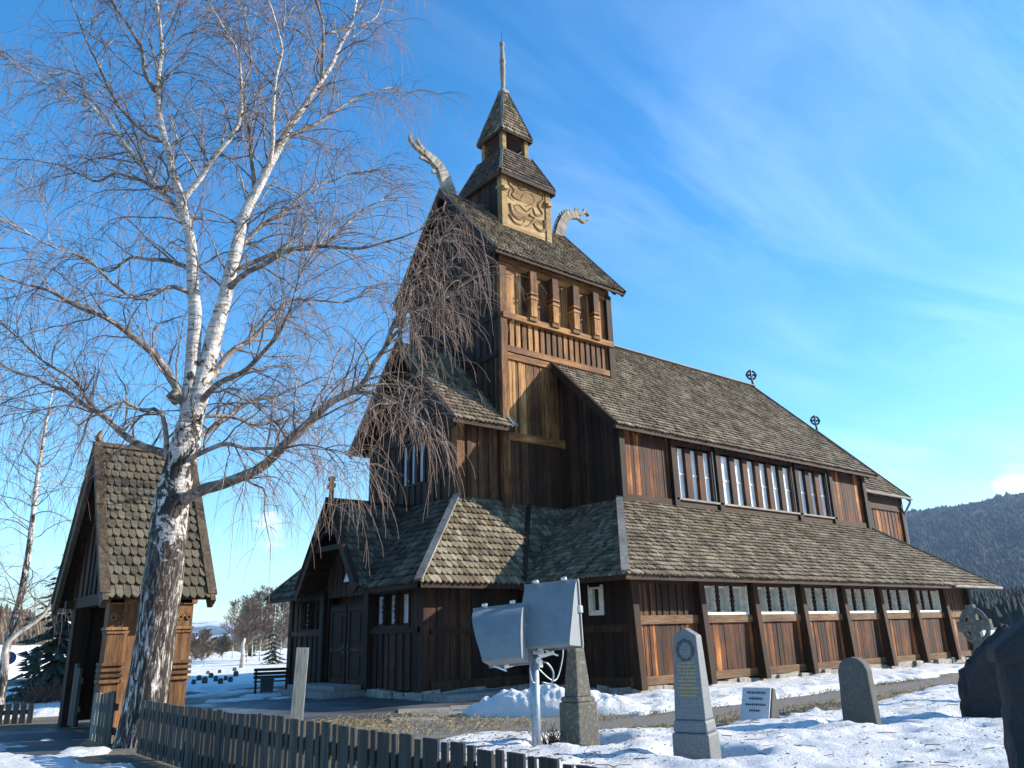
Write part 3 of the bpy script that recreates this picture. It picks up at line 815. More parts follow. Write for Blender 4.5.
nb_ = MB(); nb_.box(f1, sW(8.95), sW(8.8), .03, .06, 1.22, 1.42); part(nb_, 'notice_plate', 'whitepaint')
V0 = (XV0 - OV, YV - OV, ZVE); V1 = (2.3, YV - OV, ZVE); V2 = (2.3, YP, ZVT); V3 = (XP0, YP, ZVT)
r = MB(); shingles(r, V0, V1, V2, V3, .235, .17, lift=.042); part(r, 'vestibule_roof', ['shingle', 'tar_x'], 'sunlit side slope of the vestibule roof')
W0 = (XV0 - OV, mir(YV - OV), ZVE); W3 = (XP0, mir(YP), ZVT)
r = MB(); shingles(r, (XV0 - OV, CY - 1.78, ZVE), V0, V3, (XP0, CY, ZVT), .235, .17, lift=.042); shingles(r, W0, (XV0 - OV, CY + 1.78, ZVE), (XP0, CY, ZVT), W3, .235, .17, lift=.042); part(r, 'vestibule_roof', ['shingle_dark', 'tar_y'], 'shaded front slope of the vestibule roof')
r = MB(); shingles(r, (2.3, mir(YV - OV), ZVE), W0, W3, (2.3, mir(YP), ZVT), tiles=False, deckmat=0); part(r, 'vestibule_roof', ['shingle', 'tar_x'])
t = MB(); nn = Vector((-.03, -.03, .07)); t.bar(Vector(V0) + nn, Vector(V3) + nn, .2, .05); t.bar(Vector(W0) + Vector((0, 0, .09)), Vector(W3) + Vector((0, 0, .09)), .2, .05)
part(t, 'hip_board', 'grey')
t = MB(); t.bar((V0[0], V0[1] + .03, ZVE - .06), (0, V0[1] + .03, ZVE - .06), .06, .12); t.bar((V0[0] + .03, V0[1], ZVE - .06), (V0[0] + .03, 5.4, ZVE - .06), .06, .12); t.bar((V0[0] + .03, 9.2, ZVE - .06), (V0[0] + .03, W0[1], ZVE - .06), .06, .12)
part(t, 'eave_board', 'tar_y')
t = MB(); t.bar((-.95, 2.72, 2.76), (.95, 4.62, 5.28), .16, .1); part(t, 'valley_board', 'tar_y')
# porch gable
ZQ, XQ, HQ = 5.26, -4.42, 1.78
zq = 2.78
r = MB()
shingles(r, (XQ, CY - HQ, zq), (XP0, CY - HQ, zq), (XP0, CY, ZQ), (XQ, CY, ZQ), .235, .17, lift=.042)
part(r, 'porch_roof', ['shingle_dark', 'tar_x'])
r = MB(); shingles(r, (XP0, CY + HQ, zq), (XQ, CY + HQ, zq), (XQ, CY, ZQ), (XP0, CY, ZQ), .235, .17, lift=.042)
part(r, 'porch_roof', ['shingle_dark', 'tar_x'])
t = MB()
for sg in (-1, 1):
    t.bar((XQ - .03, CY + sg * (HQ + .03), zq - .1), (XQ - .03, CY, ZQ - .04), .08, .26)
    t.bar((XQ - .03, CY + sg * (HQ + .03), zq + .1), (XQ - .03, CY, ZQ + .1), .16, .04)
part(t, 'bargeboard', 'tar_y')
t = MB(); t.bar((XQ, CY, ZQ + .06), (XP0, CY, ZQ + .06), .2, .07); part(t, 'ridge_board', 'tar_x')
pw = MB(); f4 = fW(XV0 - .02, CY + HQ)
planks(pw, f4, .1, 2 * HQ - .1, 2.6, lambda s: ZQ - .1 - abs(s - HQ) * (ZQ - zq) / HQ, .16, .03)
part(pw, 'porch_gable_wall', 'tar')
ar = MB()
arc = [(XQ + .05, CY + math.cos(a) * .62, 4.0 + math.sin(a) * .42) for a in np.linspace(0, math.pi, 15)]
ar.tube(arc, .07, 6); ar.bar((XQ + .05, CY - .95, 3.92), (XQ + .05, CY + .95, 3.92), .1, .14)
part(ar, 'porch_arch', 'tar_y')
tw_ = MB(); x = XV0 - .08
tw_.extrude([(x, CY - .42, 3.02), (x, CY + .3, 3.02), (x, CY - .06, 3.6)], (.03, 0, 0)); part(tw_, 'gable_light', 'pane', 'small pale triangular gable light')
c = MB(); plain_cross(XQ + .05, ZQ + .05, .58); part(c, 'gable_cross', 'tar')
# alarm lamp and its bracket under the vestibule eave
al = MB(); al.tube([(-.6, 3.28, 2.62), (-.6, 2.9, 2.55), (-.6, 2.8, 2.5)], .03, 6); o = part(al, 'alarm_lamp', 'pipe', 'small red lamp under the eave')
a2 = MB()
prof = [(math.cos(a) * .14, math.sin(a) * .14) for a in np.linspace(-math.pi / 2, math.pi / 2, 9)]
a2.lathe((-.6, 2.8, 2.38), [(z, rr) for rr, z in prof], 12); a2.build('lamp_globe', 'alarm', o, smooth=True)
st = MB(); st.cbox((-2.6, 2.75, -.05), (2.3, 1.0, .2)); part(st, 'stone_step', 'concrete', bevel=.03)
# ------------------------------------------------------------------ gatehouse
GX0, GX1 = -11.45, -9.72; GY = 3.1; GHW = 1.98; GZE, GZR = 2.26, 5.2
gt = empty('lychgate', 'small timber gatehouse with a very steep mossy shingled roof behind the birch trunk', 'gatehouse', (-10.6, GY, 0))
def gp(mb, name, mats, label=None, bevel=0, smooth=False, parent=None):
    for m_ in ([mb] if name in ('roof', 'plank_screen', 'gate_leaf', 'carved_post') else mb.pieces()):
        o = m_.build(name, mats, None, smooth, bevel)
        if parent: o.parent = parent
        else: at(gt, o)
        if label: o['label'] = label
    return o
r = MB(); shingles(r, (GX0, GY - GHW, GZE), (GX1, GY - GHW, GZE), (GX1, GY, GZR), (GX0, GY, GZR), .205, .135, deck=.08, pointed=.36, lift=.03)
gp(r, 'roof', ['shingle_moss', 'tar'], 'sunlit roof slope of round ended shingles')
r = MB(); shingles(r, (GX1, GY + GHW, GZE), (GX0, GY + GHW, GZE), (GX0, GY, GZR), (GX1, GY, GZR), .205, .2, deck=.08)
gp(r, 'roof', ['shingle_moss', 'tar'])
t = MB()
for x in (GX0 - .03, GX1 + .03):
    for sg in (-1, 1):
        t.bar((x, GY + sg * (GHW + .02), GZE - .12), (x, GY, GZR - .08), .09, .22)
        t.bar((x, GY + sg * (GHW + .03), GZE + .05), (x, GY, GZR + .09), .16, .045)
gp(t, 'bargeboard', 'gatedark')
t = MB(); t.bar((GX0 - .1, GY, GZR + .05), (GX1 + .1, GY, GZR + .05), .2, .08); gp(t, 'ridge_board', 'shingle_moss')
gw = MB()
zg = lambda y: GZR - .14 - abs(y - GY) * (GZR - GZE) / GHW
for x in (-11.2, -9.95):
    f = fW(x, GY + 1.7); planks(gw, f, 0, 3.4, 2.3, lambda s: zg(GY + 1.7 - s), .18, .03)
gp(gw, 'gable_wall', 'tar')
PY = GY - 1.3
for x in (-11.1, -9.97):
    for y in (PY, GY + 1.3):
        p = MB(); near = y < GY
        p.cbox((x, y, 0), (.30, .28, 2.2)); 
        if near:
            p.cbox((x, y - .02, 1.72), (.36, .32, .05)); p.cbox((x, y - .02, 2.16), (.38, .34, .08)); p.cbox((x, y - .02, 1.66), (.33, .3, .04))
            for k in range(4): p.cbox((x, y - .02, .86 + k * .092), (.38, .36, .055))
            for sx, dr in ((-.07, 1), (.07, -1)):
                sp = [(x + sx + math.cos(a) * dr * .065 * (1 - a / 14), y - .155, 1.94 + math.sin(a) * .075 * (1 - a / 14)) for a in np.linspace(0, 9.5, 22)]
                p.tube(sp, .018, 5)
        gp(p, 'carved_post' if near else 'post', 'gate' if near else 'tar', bevel=.008)
w = MB(); fg = fS(-10.96, PY - .02)
planks(w, fg, .0, .86, .1, 2.2, .28, .012); gp(w, 'side_wall', 'gate')
w = MB(); planks(w, fS(-11.0, GY + 1.25), 0, .95, .1, 2.2, .28, .012); gp(w, 'side_wall', 'tar')
b = MB(); b.bar((GX0 + .05, PY - .1, 2.26), (GX1 - .05, PY - .1, 2.26), .2, .16); gp(b, 'wall_plate', 'gate')
b = MB(); b.bar((GX0 + .05, GY + 1.4, 2.26), (GX1 - .05, GY + 1.4, 2.26), .2, .16)
b.bar((-11.15, GY - 1.5, 2.28), (-11.15, GY + 1.5, 2.28), .22, .2); b.bar((-9.98, GY - 1.5, 2.28), (-9.98, GY + 1.5, 2.28), .22, .2)
gp(b, 'tie_beam', 'tar_y')
for y0, y1 in ((GY - 1.12, GY - .42), (GY - .38, GY + .3), (GY + .34, GY + 1.1)):
    d = MB(); s = y0
    while s < y1 - .05:
        w_ = min(.2, y1 - s); d.cbox((-10.05, s + w_ / 2, .12), (.05, w_ - .018, 2.08)); s += w_
    gp(d, 'plank_screen', 'tar')
for yc in (GY - .95, GY + .75):
    d = MB()
    for k in range(2): d.cbox((-11.15, yc - .12 + k * .25, .05), (.05, .22, 1.02 + .08 * k))
    d.cbox((-11.11, yc, .3), (.04, .5, .09)); d.cbox((-11.11, yc, .8), (.04, .5, .09))
    gp(d, 'gate_leaf', 'fence')
ft = MB(); ft.tube([(GX0 + .02, GY, GZR + .05), (GX0 - .05, GY, GZR + .2), (GX0 + .0, GY, GZR + .33)], [.07, .06, .03], 6); gp(ft, 'ridge_finial', 'gate')

# ------------------------------------------------------------------ trees
def tubes_np(paths, rads, sides=3):
    """many thin polylines at once; paths: list of (n,3) arrays, rads: list of (n,) arrays"""
    V = []; Fc = []; o = 0
    ang = np.arange(sides) * 2 * np.pi / sides
    ca, sa = np.cos(ang), np.sin(ang)
    for p, r in zip(paths, rads):
        n = len(p)
        t = np.gradient(p, axis=0); t /= (np.linalg.norm(t, axis=1, keepdims=True) + 1e-9)
        ref = np.array([.31, .87, .38]); u = np.cross(t, ref); u /= (np.linalg.norm(u, axis=1, keepdims=True) + 1e-9)
        w = np.cross(t, u)
        ring = p[:, None, :] + r[:, None, None] * (u[:, None, :] * ca[None, :, None] + w[:, None, :] * sa[None, :, None])
        V.append(ring.reshape(-1, 3))
        i = np.arange(n - 1)[:, None] * sides; k = np.arange(sides)[None, :]; k2 = (k + 1) % sides
        Fc.append((np.stack([i + k, i + k2, i + sides + k2, i + sides + k], -1).reshape(-1, 4)) + o)
        o += n * sides
    return np.concatenate(V), np.concatenate(Fc)
def mesh_np(name, V, Fq, mat, smooth=False):
    me = bpy.data.meshes.new(name)
    me.vertices.add(len(V)); me.vertices.foreach_set('co', V.astype(np.float32).ravel())
    k = Fq.shape[1]
    me.loops.add(Fq.size); me.loops.foreach_set('vertex_index', Fq.astype(np.int32).ravel())
    me.polygons.add(len(Fq)); me.polygons.foreach_set('loop_start', np.arange(0, Fq.size, k, dtype=np.int32))
    me.polygons.foreach_set('use_smooth', np.full(len(Fq), smooth))
    me.materials.append(M[mat] if isinstance(mat, str) else mat)
    me.update(calc_edges=True); me.validate()
    o = bpy.data.objects.new(name, me); COL.objects.link(o)
    return o
def unit(v): return v / (np.linalg.norm(v) + 1e-9)
def wander(p, d, length, n, up=0., droop=0., wig=.25, g=rng):
    pts = [np.array(p, float)]; d = unit(np.array(d, float)); st = length / (n - 1)
    for i in range(n - 1):
        t = i / (n - 1)
        d = unit(d + g.normal(0, wig, 3) * st * 1.6 + np.array([0, 0, up * (1 - t) - droop * t * (1 + t)]) * st)
        pts.append(pts[-1] + d * st)
    return np.array(pts)
def resample(pts, step):
    P = np.array(catm(pts, 6)); seg = np.linalg.norm(np.diff(P[:, :3], axis=0), axis=1); s = np.concatenate([[0], np.cumsum(seg)])
    n = max(3, int(s[-1] / step)); q = np.linspace(0, s[-1], n)
    return np.stack([np.interp(q, s, P[:, i]) for i in range(4)], 1), s[-1]

BIRCH = [('trunk',[[-10.99,0.17,-0.27,0.62],[-10.96,0.14,0.0,0.5],[-10.93,0.12,0.5,0.42],[-10.91,0.1,1.24,0.37],[-10.88,0.08,2.15,0.34],[-10.87,0.07,2.95,0.33],[-10.86,0.06,3.78,0.31],[-10.78,-0.01,4.55,0.28],[-10.72,-0.06,5.07,0.25]]),('limb',[[-10.72,-0.06,5.07,0.24],[-10.59,-0.1,5.9,0.205],[-10.46,-0.15,6.86,0.175],[-10.31,-0.2,7.97,0.15],[-10.15,-0.27,9.24,0.125],[-9.92,-0.4,10.03,0.11],[-9.63,-0.57,10.98,0.09],[-9.3,-0.78,11.8,0.075],[-8.95,-1.01,12.67,0.06],[-8.75,-1.11,13.33,0.05],[-8.54,-1.22,14.0,0.04],[-8.42,-1.25,15.11,0.03],[-8.23,-1.35,16.54,0.02]]),('limb',[[-10.74,-0.04,4.9,0.2],[-10.78,-0.04,5.98,0.165],[-10.81,-0.05,6.82,0.15],[-10.87,-0.03,7.49,0.135],[-11.01,0.05,8.58,0.12],[-11.22,0.2,9.41,0.1],[-11.49,0.39,10.49,0.085],[-11.73,0.55,11.49,0.07],[-11.79,0.57,12.2,0.06],[-11.8,0.55,12.96,0.05],[-11.98,0.66,13.96,0.04],[-12.15,0.77,15.09,0.028],[-12.28,0.85,16.27,0.02]]),('limb',[[-11.2,0.34,8.85,0.09],[-11.41,0.81,9.53,0.075],[-11.82,1.45,10.69,0.065],[-12.29,2.14,11.74,0.055],[-12.57,2.66,12.34,0.045],[-12.81,3.16,12.68,0.035],[-13.47,4.01,13.46,0.025],[-14.01,4.75,14.16,0.015]]),('limb',[[-11.74,0.79,11.79,0.06],[-12.04,0.67,12.14,0.05],[-12.16,0.41,12.49,0.042],[-12.44,0.28,12.75,0.035],[-12.76,0.18,12.97,0.028],[-13.13,0.12,13.48,0.02]]),('limb',[[-11.05,0.22,9.4,0.085],[-10.89,-0.09,9.82,0.07],[-10.79,-0.35,10.16,0.062],[-10.67,-0.62,10.54,0.055],[-10.62,-0.83,10.84,0.05],[-10.64,-0.99,11.18,0.042],[-10.75,-1.07,11.75,0.035],[-10.88,-1.13,12.2,0.03],[-11.17,-1.07,12.55,0.024],[-11.47,-1.0,13.02,0.018]]),('limb',[[-10.12,-0.56,9.66,0.06],[-10.14,-0.22,10.71,0.05],[-10.13,0.11,11.59,0.045],[-10.15,0.45,12.51,0.035],[-10.0,0.64,13.47,0.028],[-9.99,0.96,14.49,0.02],[-10.02,1.31,15.56,0.015]]),('limb',[[-9.91,-0.73,10.26,0.06],[-10.01,-1.06,10.75,0.05],[-10.17,-1.35,11.58,0.042],[-10.2,-1.73,11.97,0.034],[-10.42,-1.97,12.21,0.026],[-10.71,-2.14,12.6,0.018]]),('limb',[[-9.74,-0.87,10.61,0.055],[-9.22,-0.99,11.19,0.045],[-8.77,-1.05,11.71,0.036],[-8.38,-1.06,12.21,0.028],[-7.97,-1.1,12.53,0.02],[-7.58,-1.1,12.81,0.012]]),('limb',[[-9.15,-1.36,12.3,0.045],[-9.36,-1.62,12.95,0.035],[-9.65,-1.82,13.36,0.027],[-9.9,-2.04,13.86,0.02]]),('limb',[[-10.38,-0.34,7.7,0.085],[-10.21,-0.73,7.9,0.07],[-10.02,-1.12,7.98,0.06],[-9.76,-1.58,8.06,0.05],[-9.54,-2.01,8.05,0.042],[-9.19,-2.55,7.9,0.034],[-8.96,-2.98,7.83,0.026],[-8.72,-3.43,7.83,0.02],[-8.5,-3.85,7.9,0.012]]),('limb',[[-10.34,-0.37,8.0,0.07],[-9.84,-0.48,8.39,0.055],[-9.2,-0.71,8.67,0.045],[-8.66,-0.86,8.93,0.038],[-8.29,-0.86,9.42,0.03],[-7.9,-0.88,9.88,0.022],[-7.49,-0.92,10.19,0.014]]),('limb',[[-10.85,0.05,3.68,0.17],[-10.68,-0.19,3.82,0.15],[-10.5,-0.45,3.94,0.14],[-10.22,-0.79,4.04,0.13],[-9.95,-1.12,4.17,0.12],[-9.72,-1.4,4.41,0.115],[-9.54,-1.66,4.66,0.11],[-9.22,-2.03,5.12,0.1],[-8.97,-2.34,5.34,0.085],[-8.81,-2.58,5.52,0.075],[-8.69,-2.78,5.8,0.065],[-8.58,-2.97,6.1,0.055],[-8.52,-3.13,6.53,0.045],[-8.37,-3.36,6.63,0.035],[-8.16,-3.64,6.72,0.025],[-7.95,-3.92,6.83,0.015]]),('limb',[[-8.57,-2.88,6.06,0.045],[-8.54,-3.15,6.25,0.035],[-8.5,-3.42,6.41,0.03],[-8.64,-3.54,6.81,0.022],[-8.57,-3.83,7.16,0.018],[-8.49,-4.14,7.45,0.013],[-8.41,-4.45,7.58,0.01]]),('limb',[[-8.86,-2.38,5.41,0.045],[-8.74,-2.84,5.29,0.035],[-8.63,-3.28,5.12,0.026],[-8.62,-3.65,4.84,0.018],[-8.59,-4.04,4.6,0.012]]),('limb',[[-10.49,-0.25,5.55,0.09],[-10.28,-0.14,6.1,0.075],[-10.09,-0.02,6.55,0.066],[-9.74,-0.03,6.9,0.055],[-9.42,-0.02,7.34,0.046],[-9.08,-0.03,7.8,0.036],[-8.58,-0.16,7.92,0.028],[-8.07,-0.31,7.93,0.018]]),('limb',[[-10.53,-0.22,5.37,0.08],[-10.42,-0.6,5.71,0.066],[-10.22,-1.06,5.88,0.055],[-10.11,-1.45,6.02,0.046],[-10.05,-1.8,6.23,0.038],[-10.01,-2.13,6.44,0.03],[-10.01,-2.43,6.64,0.022],[-10.08,-2.66,7.01,0.014]]),('limb',[[-10.98,0.16,4.61,0.12],[-11.1,0.44,4.7,0.1],[-11.26,0.75,4.83,0.085],[-11.44,1.07,4.96,0.078],[-11.66,1.43,5.28,0.068],[-11.9,1.81,5.59,0.06],[-12.15,2.19,5.87,0.05],[-12.39,2.57,6.12,0.042],[-12.65,2.96,6.34,0.034],[-12.88,3.33,6.49,0.028],[-13.25,3.81,6.78,0.022],[-13.73,4.39,7.1,0.015]]),('limb',[[-11.86,1.8,5.58,0.05],[-12.11,1.68,5.87,0.042],[-12.33,1.54,6.02,0.036],[-12.65,1.48,6.17,0.03],[-12.93,1.39,6.27,0.025],[-13.22,1.3,6.43,0.02],[-13.47,1.19,6.61,0.015]]),('limb',[[-10.9,0.09,5.26,0.11],[-11.04,0.06,5.59,0.095],[-11.25,0.09,6.0,0.085],[-11.43,0.08,6.22,0.078],[-11.62,0.09,6.38,0.07],[-11.84,0.13,6.58,0.062],[-12.1,0.19,6.75,0.055],[-12.41,0.29,6.89,0.048],[-12.7,0.38,7.02,0.042],[-12.97,0.46,7.14,0.035],[-13.21,0.51,7.2,0.03],[-13.5,0.6,7.27,0.022],[-13.76,0.67,7.33,0.017],[-14.25,0.92,7.54,0.01]]),('limb',[[-10.94,0.12,8.06,0.06],[-11.2,0.62,8.33,0.05],[-11.41,1.08,8.49,0.042],[-11.63,1.54,8.61,0.036],[-11.77,1.94,8.58,0.028],[-11.92,2.34,8.58,0.022],[-12.16,2.82,8.9,0.015]]),('limb',[[-10.78,-0.01,4.42,0.07],[-10.65,-0.49,4.52,0.055],[-10.5,-0.98,4.58,0.047],[-10.28,-1.53,4.45,0.036],[-10.05,-2.09,4.34,0.028],[-9.85,-2.62,4.33,0.02],[-9.68,-3.13,4.2,0.012]]),('limb',[[-10.75,-0.03,4.72,0.07],[-10.41,0.07,4.96,0.06],[-10.09,0.2,5.31,0.05],[-9.68,0.25,5.67,0.04],[-9.24,0.27,5.88,0.03],[-8.72,0.23,6.16,0.02],[-8.22,0.2,6.31,0.012]]),('limb',[[-10.92,0.11,7.42,0.06],[-11.35,0.03,7.48,0.05],[-11.76,-0.06,7.15,0.042],[-12.2,-0.13,7.29,0.034],[-12.63,-0.21,7.57,0.027],[-13.07,-0.28,7.63,0.02],[-13.54,-0.31,7.73,0.014]]),('limb',[[-10.31,-0.4,8.51,0.06],[-9.84,-0.27,9.13,0.05],[-9.33,-0.17,9.68,0.042],[-8.79,-0.1,10.36,0.034],[-8.22,-0.06,10.83,0.025],[-7.59,-0.06,11.26,0.016]]),('limb',[[-11.2,0.34,9.6,0.05],[-11.56,1.13,10.07,0.042],[-11.96,1.96,10.56,0.035],[-12.31,2.75,10.7,0.028],[-12.81,3.66,11.33,0.02],[-13.29,4.54,11.73,0.013]]),('limb',[[-11.49,0.58,10.7,0.05],[-11.99,0.53,10.8,0.04],[-12.54,0.52,11.33,0.034],[-12.91,0.36,11.83,0.028],[-13.28,0.19,12.3,0.02],[-13.6,-0.01,12.76,0.014]]),('limb',[[-11.1,0.26,4.86,0.06],[-11.16,0.08,5.22,0.05],[-11.28,-0.04,5.37,0.045],[-11.55,-0.04,5.25,0.038],[-11.84,-0.02,5.32,0.032],[-12.16,0.03,5.1,0.026],[-12.56,0.13,5.19,0.02],[-12.95,0.24,5.06,0.014]]),('limb',[[-8.88,-1.58,13.18,0.035],[-8.27,-1.57,13.9,0.026],[-7.83,-1.42,15.06,0.018]]),('limb',[[-10.53,-0.22,5.16,0.05],[-9.97,-0.1,5.3,0.04],[-9.41,0.03,5.28,0.032],[-8.83,0.13,5.48,0.024],[-8.31,0.28,5.43,0.016]])]

for k_, f_ in ((0, .84), (1, .84), (2, .87), (3, .92)): BIRCH[0][1][k_][3] *= f_
tr = empty('birch_tree', 'large old weeping birch with white trunk and bare drooping twigs in front of the gatehouse', 'tree', (-10.85, .05, 0))
tk = MB()
twp, twr, brp, brr = [], [], [], []
def add_tw(p, r0, r1): twp.append(p); twr.append(np.linspace(r0, r1, len(p)))
def weeping(p, d, L):
    """one hanging twig with a few side shoots"""
    n = 8
    q = wander(p, d, L, n, up=.0, droop=4.2, wig=.36)
    add_tw(q, .0042, .0022)
    for k in range(rng.integers(1, 4)):
        i = rng.integers(1, n - 2)
        dd = unit(q[i + 1] - q[i]) + rng.normal(0, .5, 3)
        add_tw(wander(q[i], dd, L * rng.uniform(.25, .55), 5, droop=3.6, wig=.4), .0032, .002)
def secondary(p, d, L, r, dens=1., droop=.9):
    n = 9
    q = wander(p, d, L, n, up=.25, droop=droop, wig=.55)
    brp.append(q); brr.append(np.linspace(r, .005, n))
    m = int(L * 5.8 * dens)
    for k in range(m):
        f = rng.uniform(.12, 1) * (n - 1.01); i = int(f)
        pp = q[i] + (q[i + 1] - q[i]) * (f - i)
        dd = unit(q[i + 1] - q[i]) * .7 + rng.normal(0, .65, 3) + np.array([0, 0, -.1])
        weeping(pp, dd, rng.uniform(.4, 1.45))
    add_tw(wander(q[-1], q[-1] - q[-2], rng.uniform(.5, 1.1), 7, droop=2.2, wig=.4), .005, .0025)
SKEL = []
for li, (nm, pts) in enumerate(BIRCH):
    P, length = resample(pts, .14 if nm == 'trunk' else .16)
    P[:, 3] *= .88 if nm == 'trunk' else (.68 if li == 12 else .78)
    if nm == 'limb' and SKEL:
        sk = np.concatenate(SKEL); d = np.linalg.norm(sk[:, :3] - P[0, :3], axis=1) - sk[:, 3] * .6; i = int(np.argmin(d)); off = sk[i, :3] - P[0, :3]
        if np.linalg.norm(off) < 1.6: P[:, :3] += off[None] * (np.maximum(0, 1 - np.arange(len(P)) / max(6, len(P) * .45)) ** 1.5)[:, None]; P[0, 3] = min(P[0, 3] * 1.25, sk[i, 3] * .95)
    SKEL.append(P)
    if nm == 'limb':
        k = np.arange(len(P)); amp = .35 if P[0, 3] > .15 else .75; TH = .85
        P[:, :3] += np.stack([np.sin(k * .9 + li) + np.sin(k * .37 + 2 * li), np.cos(k * .8 + li * 2) + np.sin(k * .5), np.sin(k * 1.1 + li * 3)], 1) * np.minimum(1, k / 5)[:, None] * .022 * amp
    wb = P[0, 3] > .15 and nm == 'trunk' or li in (1, 2)
    if wb:
        tk.tube(P[:, :3], P[:, 3], 18, 0, jit=.1)
    else:
        b = MB(); b.tube(P[:, :3], P[:, 3], 9, 0, jit=.12)
        o = b.build('branch', 'bark' if li in (5, 3, 7) else 'limb', None, True); at(tr, o)
    if nm == 'trunk': continue
    s = 0.
    lead = li in (1, 2)
    start = .22 if lead else .14
    step = .22 if lead else .17
    n = len(P); s = start * length
    while s < length:
        i = min(int(s / length * (n - 1)), n - 2)
        p = P[i, :3]; t = unit(P[i + 1, :3] - P[i, :3]); r = P[i, 3]
        side = unit(np.cross(t, rng.normal(0, 1, 3)))
        d = unit(t * rng.uniform(.35, .9) + side * rng.uniform(.6, 1.0) + np.array([0, 0, .15]))
        L = rng.uniform(.7, 1.9) * (.75 + min(r, .1) * 5)
        if li in (8, 10, 11, 12) and i > n * .6: L *= .6
        if li in (13, 14): L *= .7
        secondary(p, d, min(L, 2.2), min(.02, max(.008, r * .42)), .5 if li in (12, 13, 14) and i > n * .5 else 1.0)
        s += step * rng.uniform(.6, 1.4)
    # end fan
    for k in range(4):
        t = unit(P[-1, :3] - P[-3, :3]); secondary(P[-1, :3], t + rng.normal(0, .4, 3), rng.uniform(.7, 1.5) * (.55 if li in (10, 11, 12, 13, 14) else 1), .009, 1.2, 1.4)
# dense hanging curtains at the ends of the long right limb
for li in (12, 13, 14):
    P, length = resample(BIRCH[li][1], .1); n = len(P)
    for k in range(int(13 if li == 12 else 12)):
        i = rng.integers(int(n * (.72 if li == 12 else .2)), n - 1)
        q = wander(P[i, :3], rng.normal(0, 1, 3) + [0, 0, .3], rng.uniform(.3, .9), 6, droop=1.6, wig=.6)
        brp.append(q); brr.append(np.linspace(.008, .005, 6))
        for j in range(4): weeping(q[rng.integers(1, 6)], rng.normal(0, .7, 3) + [0, 0, -.3], rng.uniform(.5, 1.25) if li < 14 else rng.uniform(.35, .9))
at(tr, tk.build('trunk', 'bark', None, True))
V, Fq = tubes_np(brp, brr, 4); at(tr, mesh_np('twig_bearing_boughs', V, Fq, 'limb'))
V, Fq = tubes_np(twp, twr, 3); at(tr, mesh_np('crown', V, Fq, 'twig'))
print('twigs', len(twp), 'faces', len(Fq))
# knot hole / burl on the trunk and a bird-box like stub
bb = MB(); bb.tube([(-11.0, -.1, 5.45), (-11.1, -.2, 5.5), (-11.05, -.22, 5.62)], [.09, .11, .05], 8); at(tr, bb.build('burl', 'limb', None, True))

def bare_tree(name, x, y, h, spread, seed, tmat='trunk_far', wmat='twig_far', dens=1., lean=(0, 0), z0=0., r=None, tw=.012):
    g = np.random.default_rng(seed)
    o = empty(name, None, None, (x, y, z0))
    n = 9
    tr_ = np.stack([np.linspace(0, lean[0], n) + g.normal(0, .05, n) * h * .06, np.linspace(0, lean[1], n) + g.normal(0, .05, n) * h * .06, np.linspace(-.1, h, n)], 1); tr_[0, :2] = 0
    r = r or h * .014
    mb = MB(); mb.tube(tr_, list(np.linspace(r, r * .15, n)), 7); mb.build('trunk', tmat, o, True)
    ps, rs = [], []
    for k in range(int(34 * dens)):
        t = g.uniform(.18, 1.) ** .9; i = min(int(t * (n - 1)), n - 2); p = tr_[i] + (tr_[i + 1] - tr_[i]) * (t * (n - 1) - i)
        a = g.uniform(0, 6.28); L = spread * (1.15 - t) * g.uniform(.6, 1.2) + .25
        q = wander(p, (math.cos(a), math.sin(a), g.uniform(.5, 1.4)), L, 6, up=.3, droop=.1, wig=.3, g=g)
        ps.append(q); rs.append(np.linspace(r * .35 * (1.1 - t), tw * .6, 6))
        for j in range(int(9)):
            i2 = g.integers(1, 5); q2 = wander(q[i2], q[i2] - q[i2 - 1] + g.normal(0, .3, 3) * np.linalg.norm(q[1] - q[0]) * 1.6, L * g.uniform(.3, .6), 4, up=.3, wig=.5, g=g)
            ps.append(q2); rs.append(np.linspace(tw, tw * .5, 4))
    V, Fq = tubes_np(ps, rs, 3); c = mesh_np('crown', V, Fq, wmat); c.parent = o
    return o
def spruce(name, x, y, h, rad, seed, z0=0., dens=1.):
    g = np.random.default_rng(seed); o = empty(name, None, None, (x, y, z0))
    mb = MB(); mb.tube([(0, 0, -.1), (0, 0, h * .6), (0, 0, h)], [h * .018, h * .01, .01], 6); mb.build('trunk', 'trunk_far', o, True)
    V, Fq = [], []; c = 0
    layers = int(h * 3.2 * dens ** .5) + 4
    for k in range(layers):
        t = k / layers; z = h * (.06 + .93 * t); Rr = rad * (1 - t) ** .8 * g.uniform(.75, 1.15) + .05
        for j in range(int(5 + 9 * (1 - t))):
            a = g.uniform(0, 6.28); L = Rr * g.uniform(.6, 1.15); nseg = 4
            for s in range(nseg):
                f0, f1 = s / nseg, (s + 1.15) / nseg
                wd = L * .17 * (1 - f0 * .6) * g.uniform(.6, 1.3)
                ax, ay = math.cos(a), math.sin(a); px, py = -ay, ax
                p0 = np.array([ax * L * f0, ay * L * f0, z - L * .45 * f0]); p1 = np.array([ax * L * f1, ay * L * f1, z - L * .45 * f1 - .04 + (.1 * L if s == nseg - 1 else 0)])
                sag = np.array([0, 0, -wd * .8])
                V += [p0 + np.array([px, py, 0]) * wd + sag, p0 - np.array([px, py, 0]) * wd + sag, p1, p0 + np.array([0, 0, .02])]
                Fq += [(c, c + 2, c + 3, c + 3), (c + 1, c + 3, c + 2, c + 2)]; c += 4
    T = np.array([(a_, b_, c_) for a_, b_, c_, d_ in [(f[0], f[1], f[2], 0) for f in Fq]])
    cr = mesh_np('crown', np.array(V), T, 'needle'); cr.parent = o
    return o

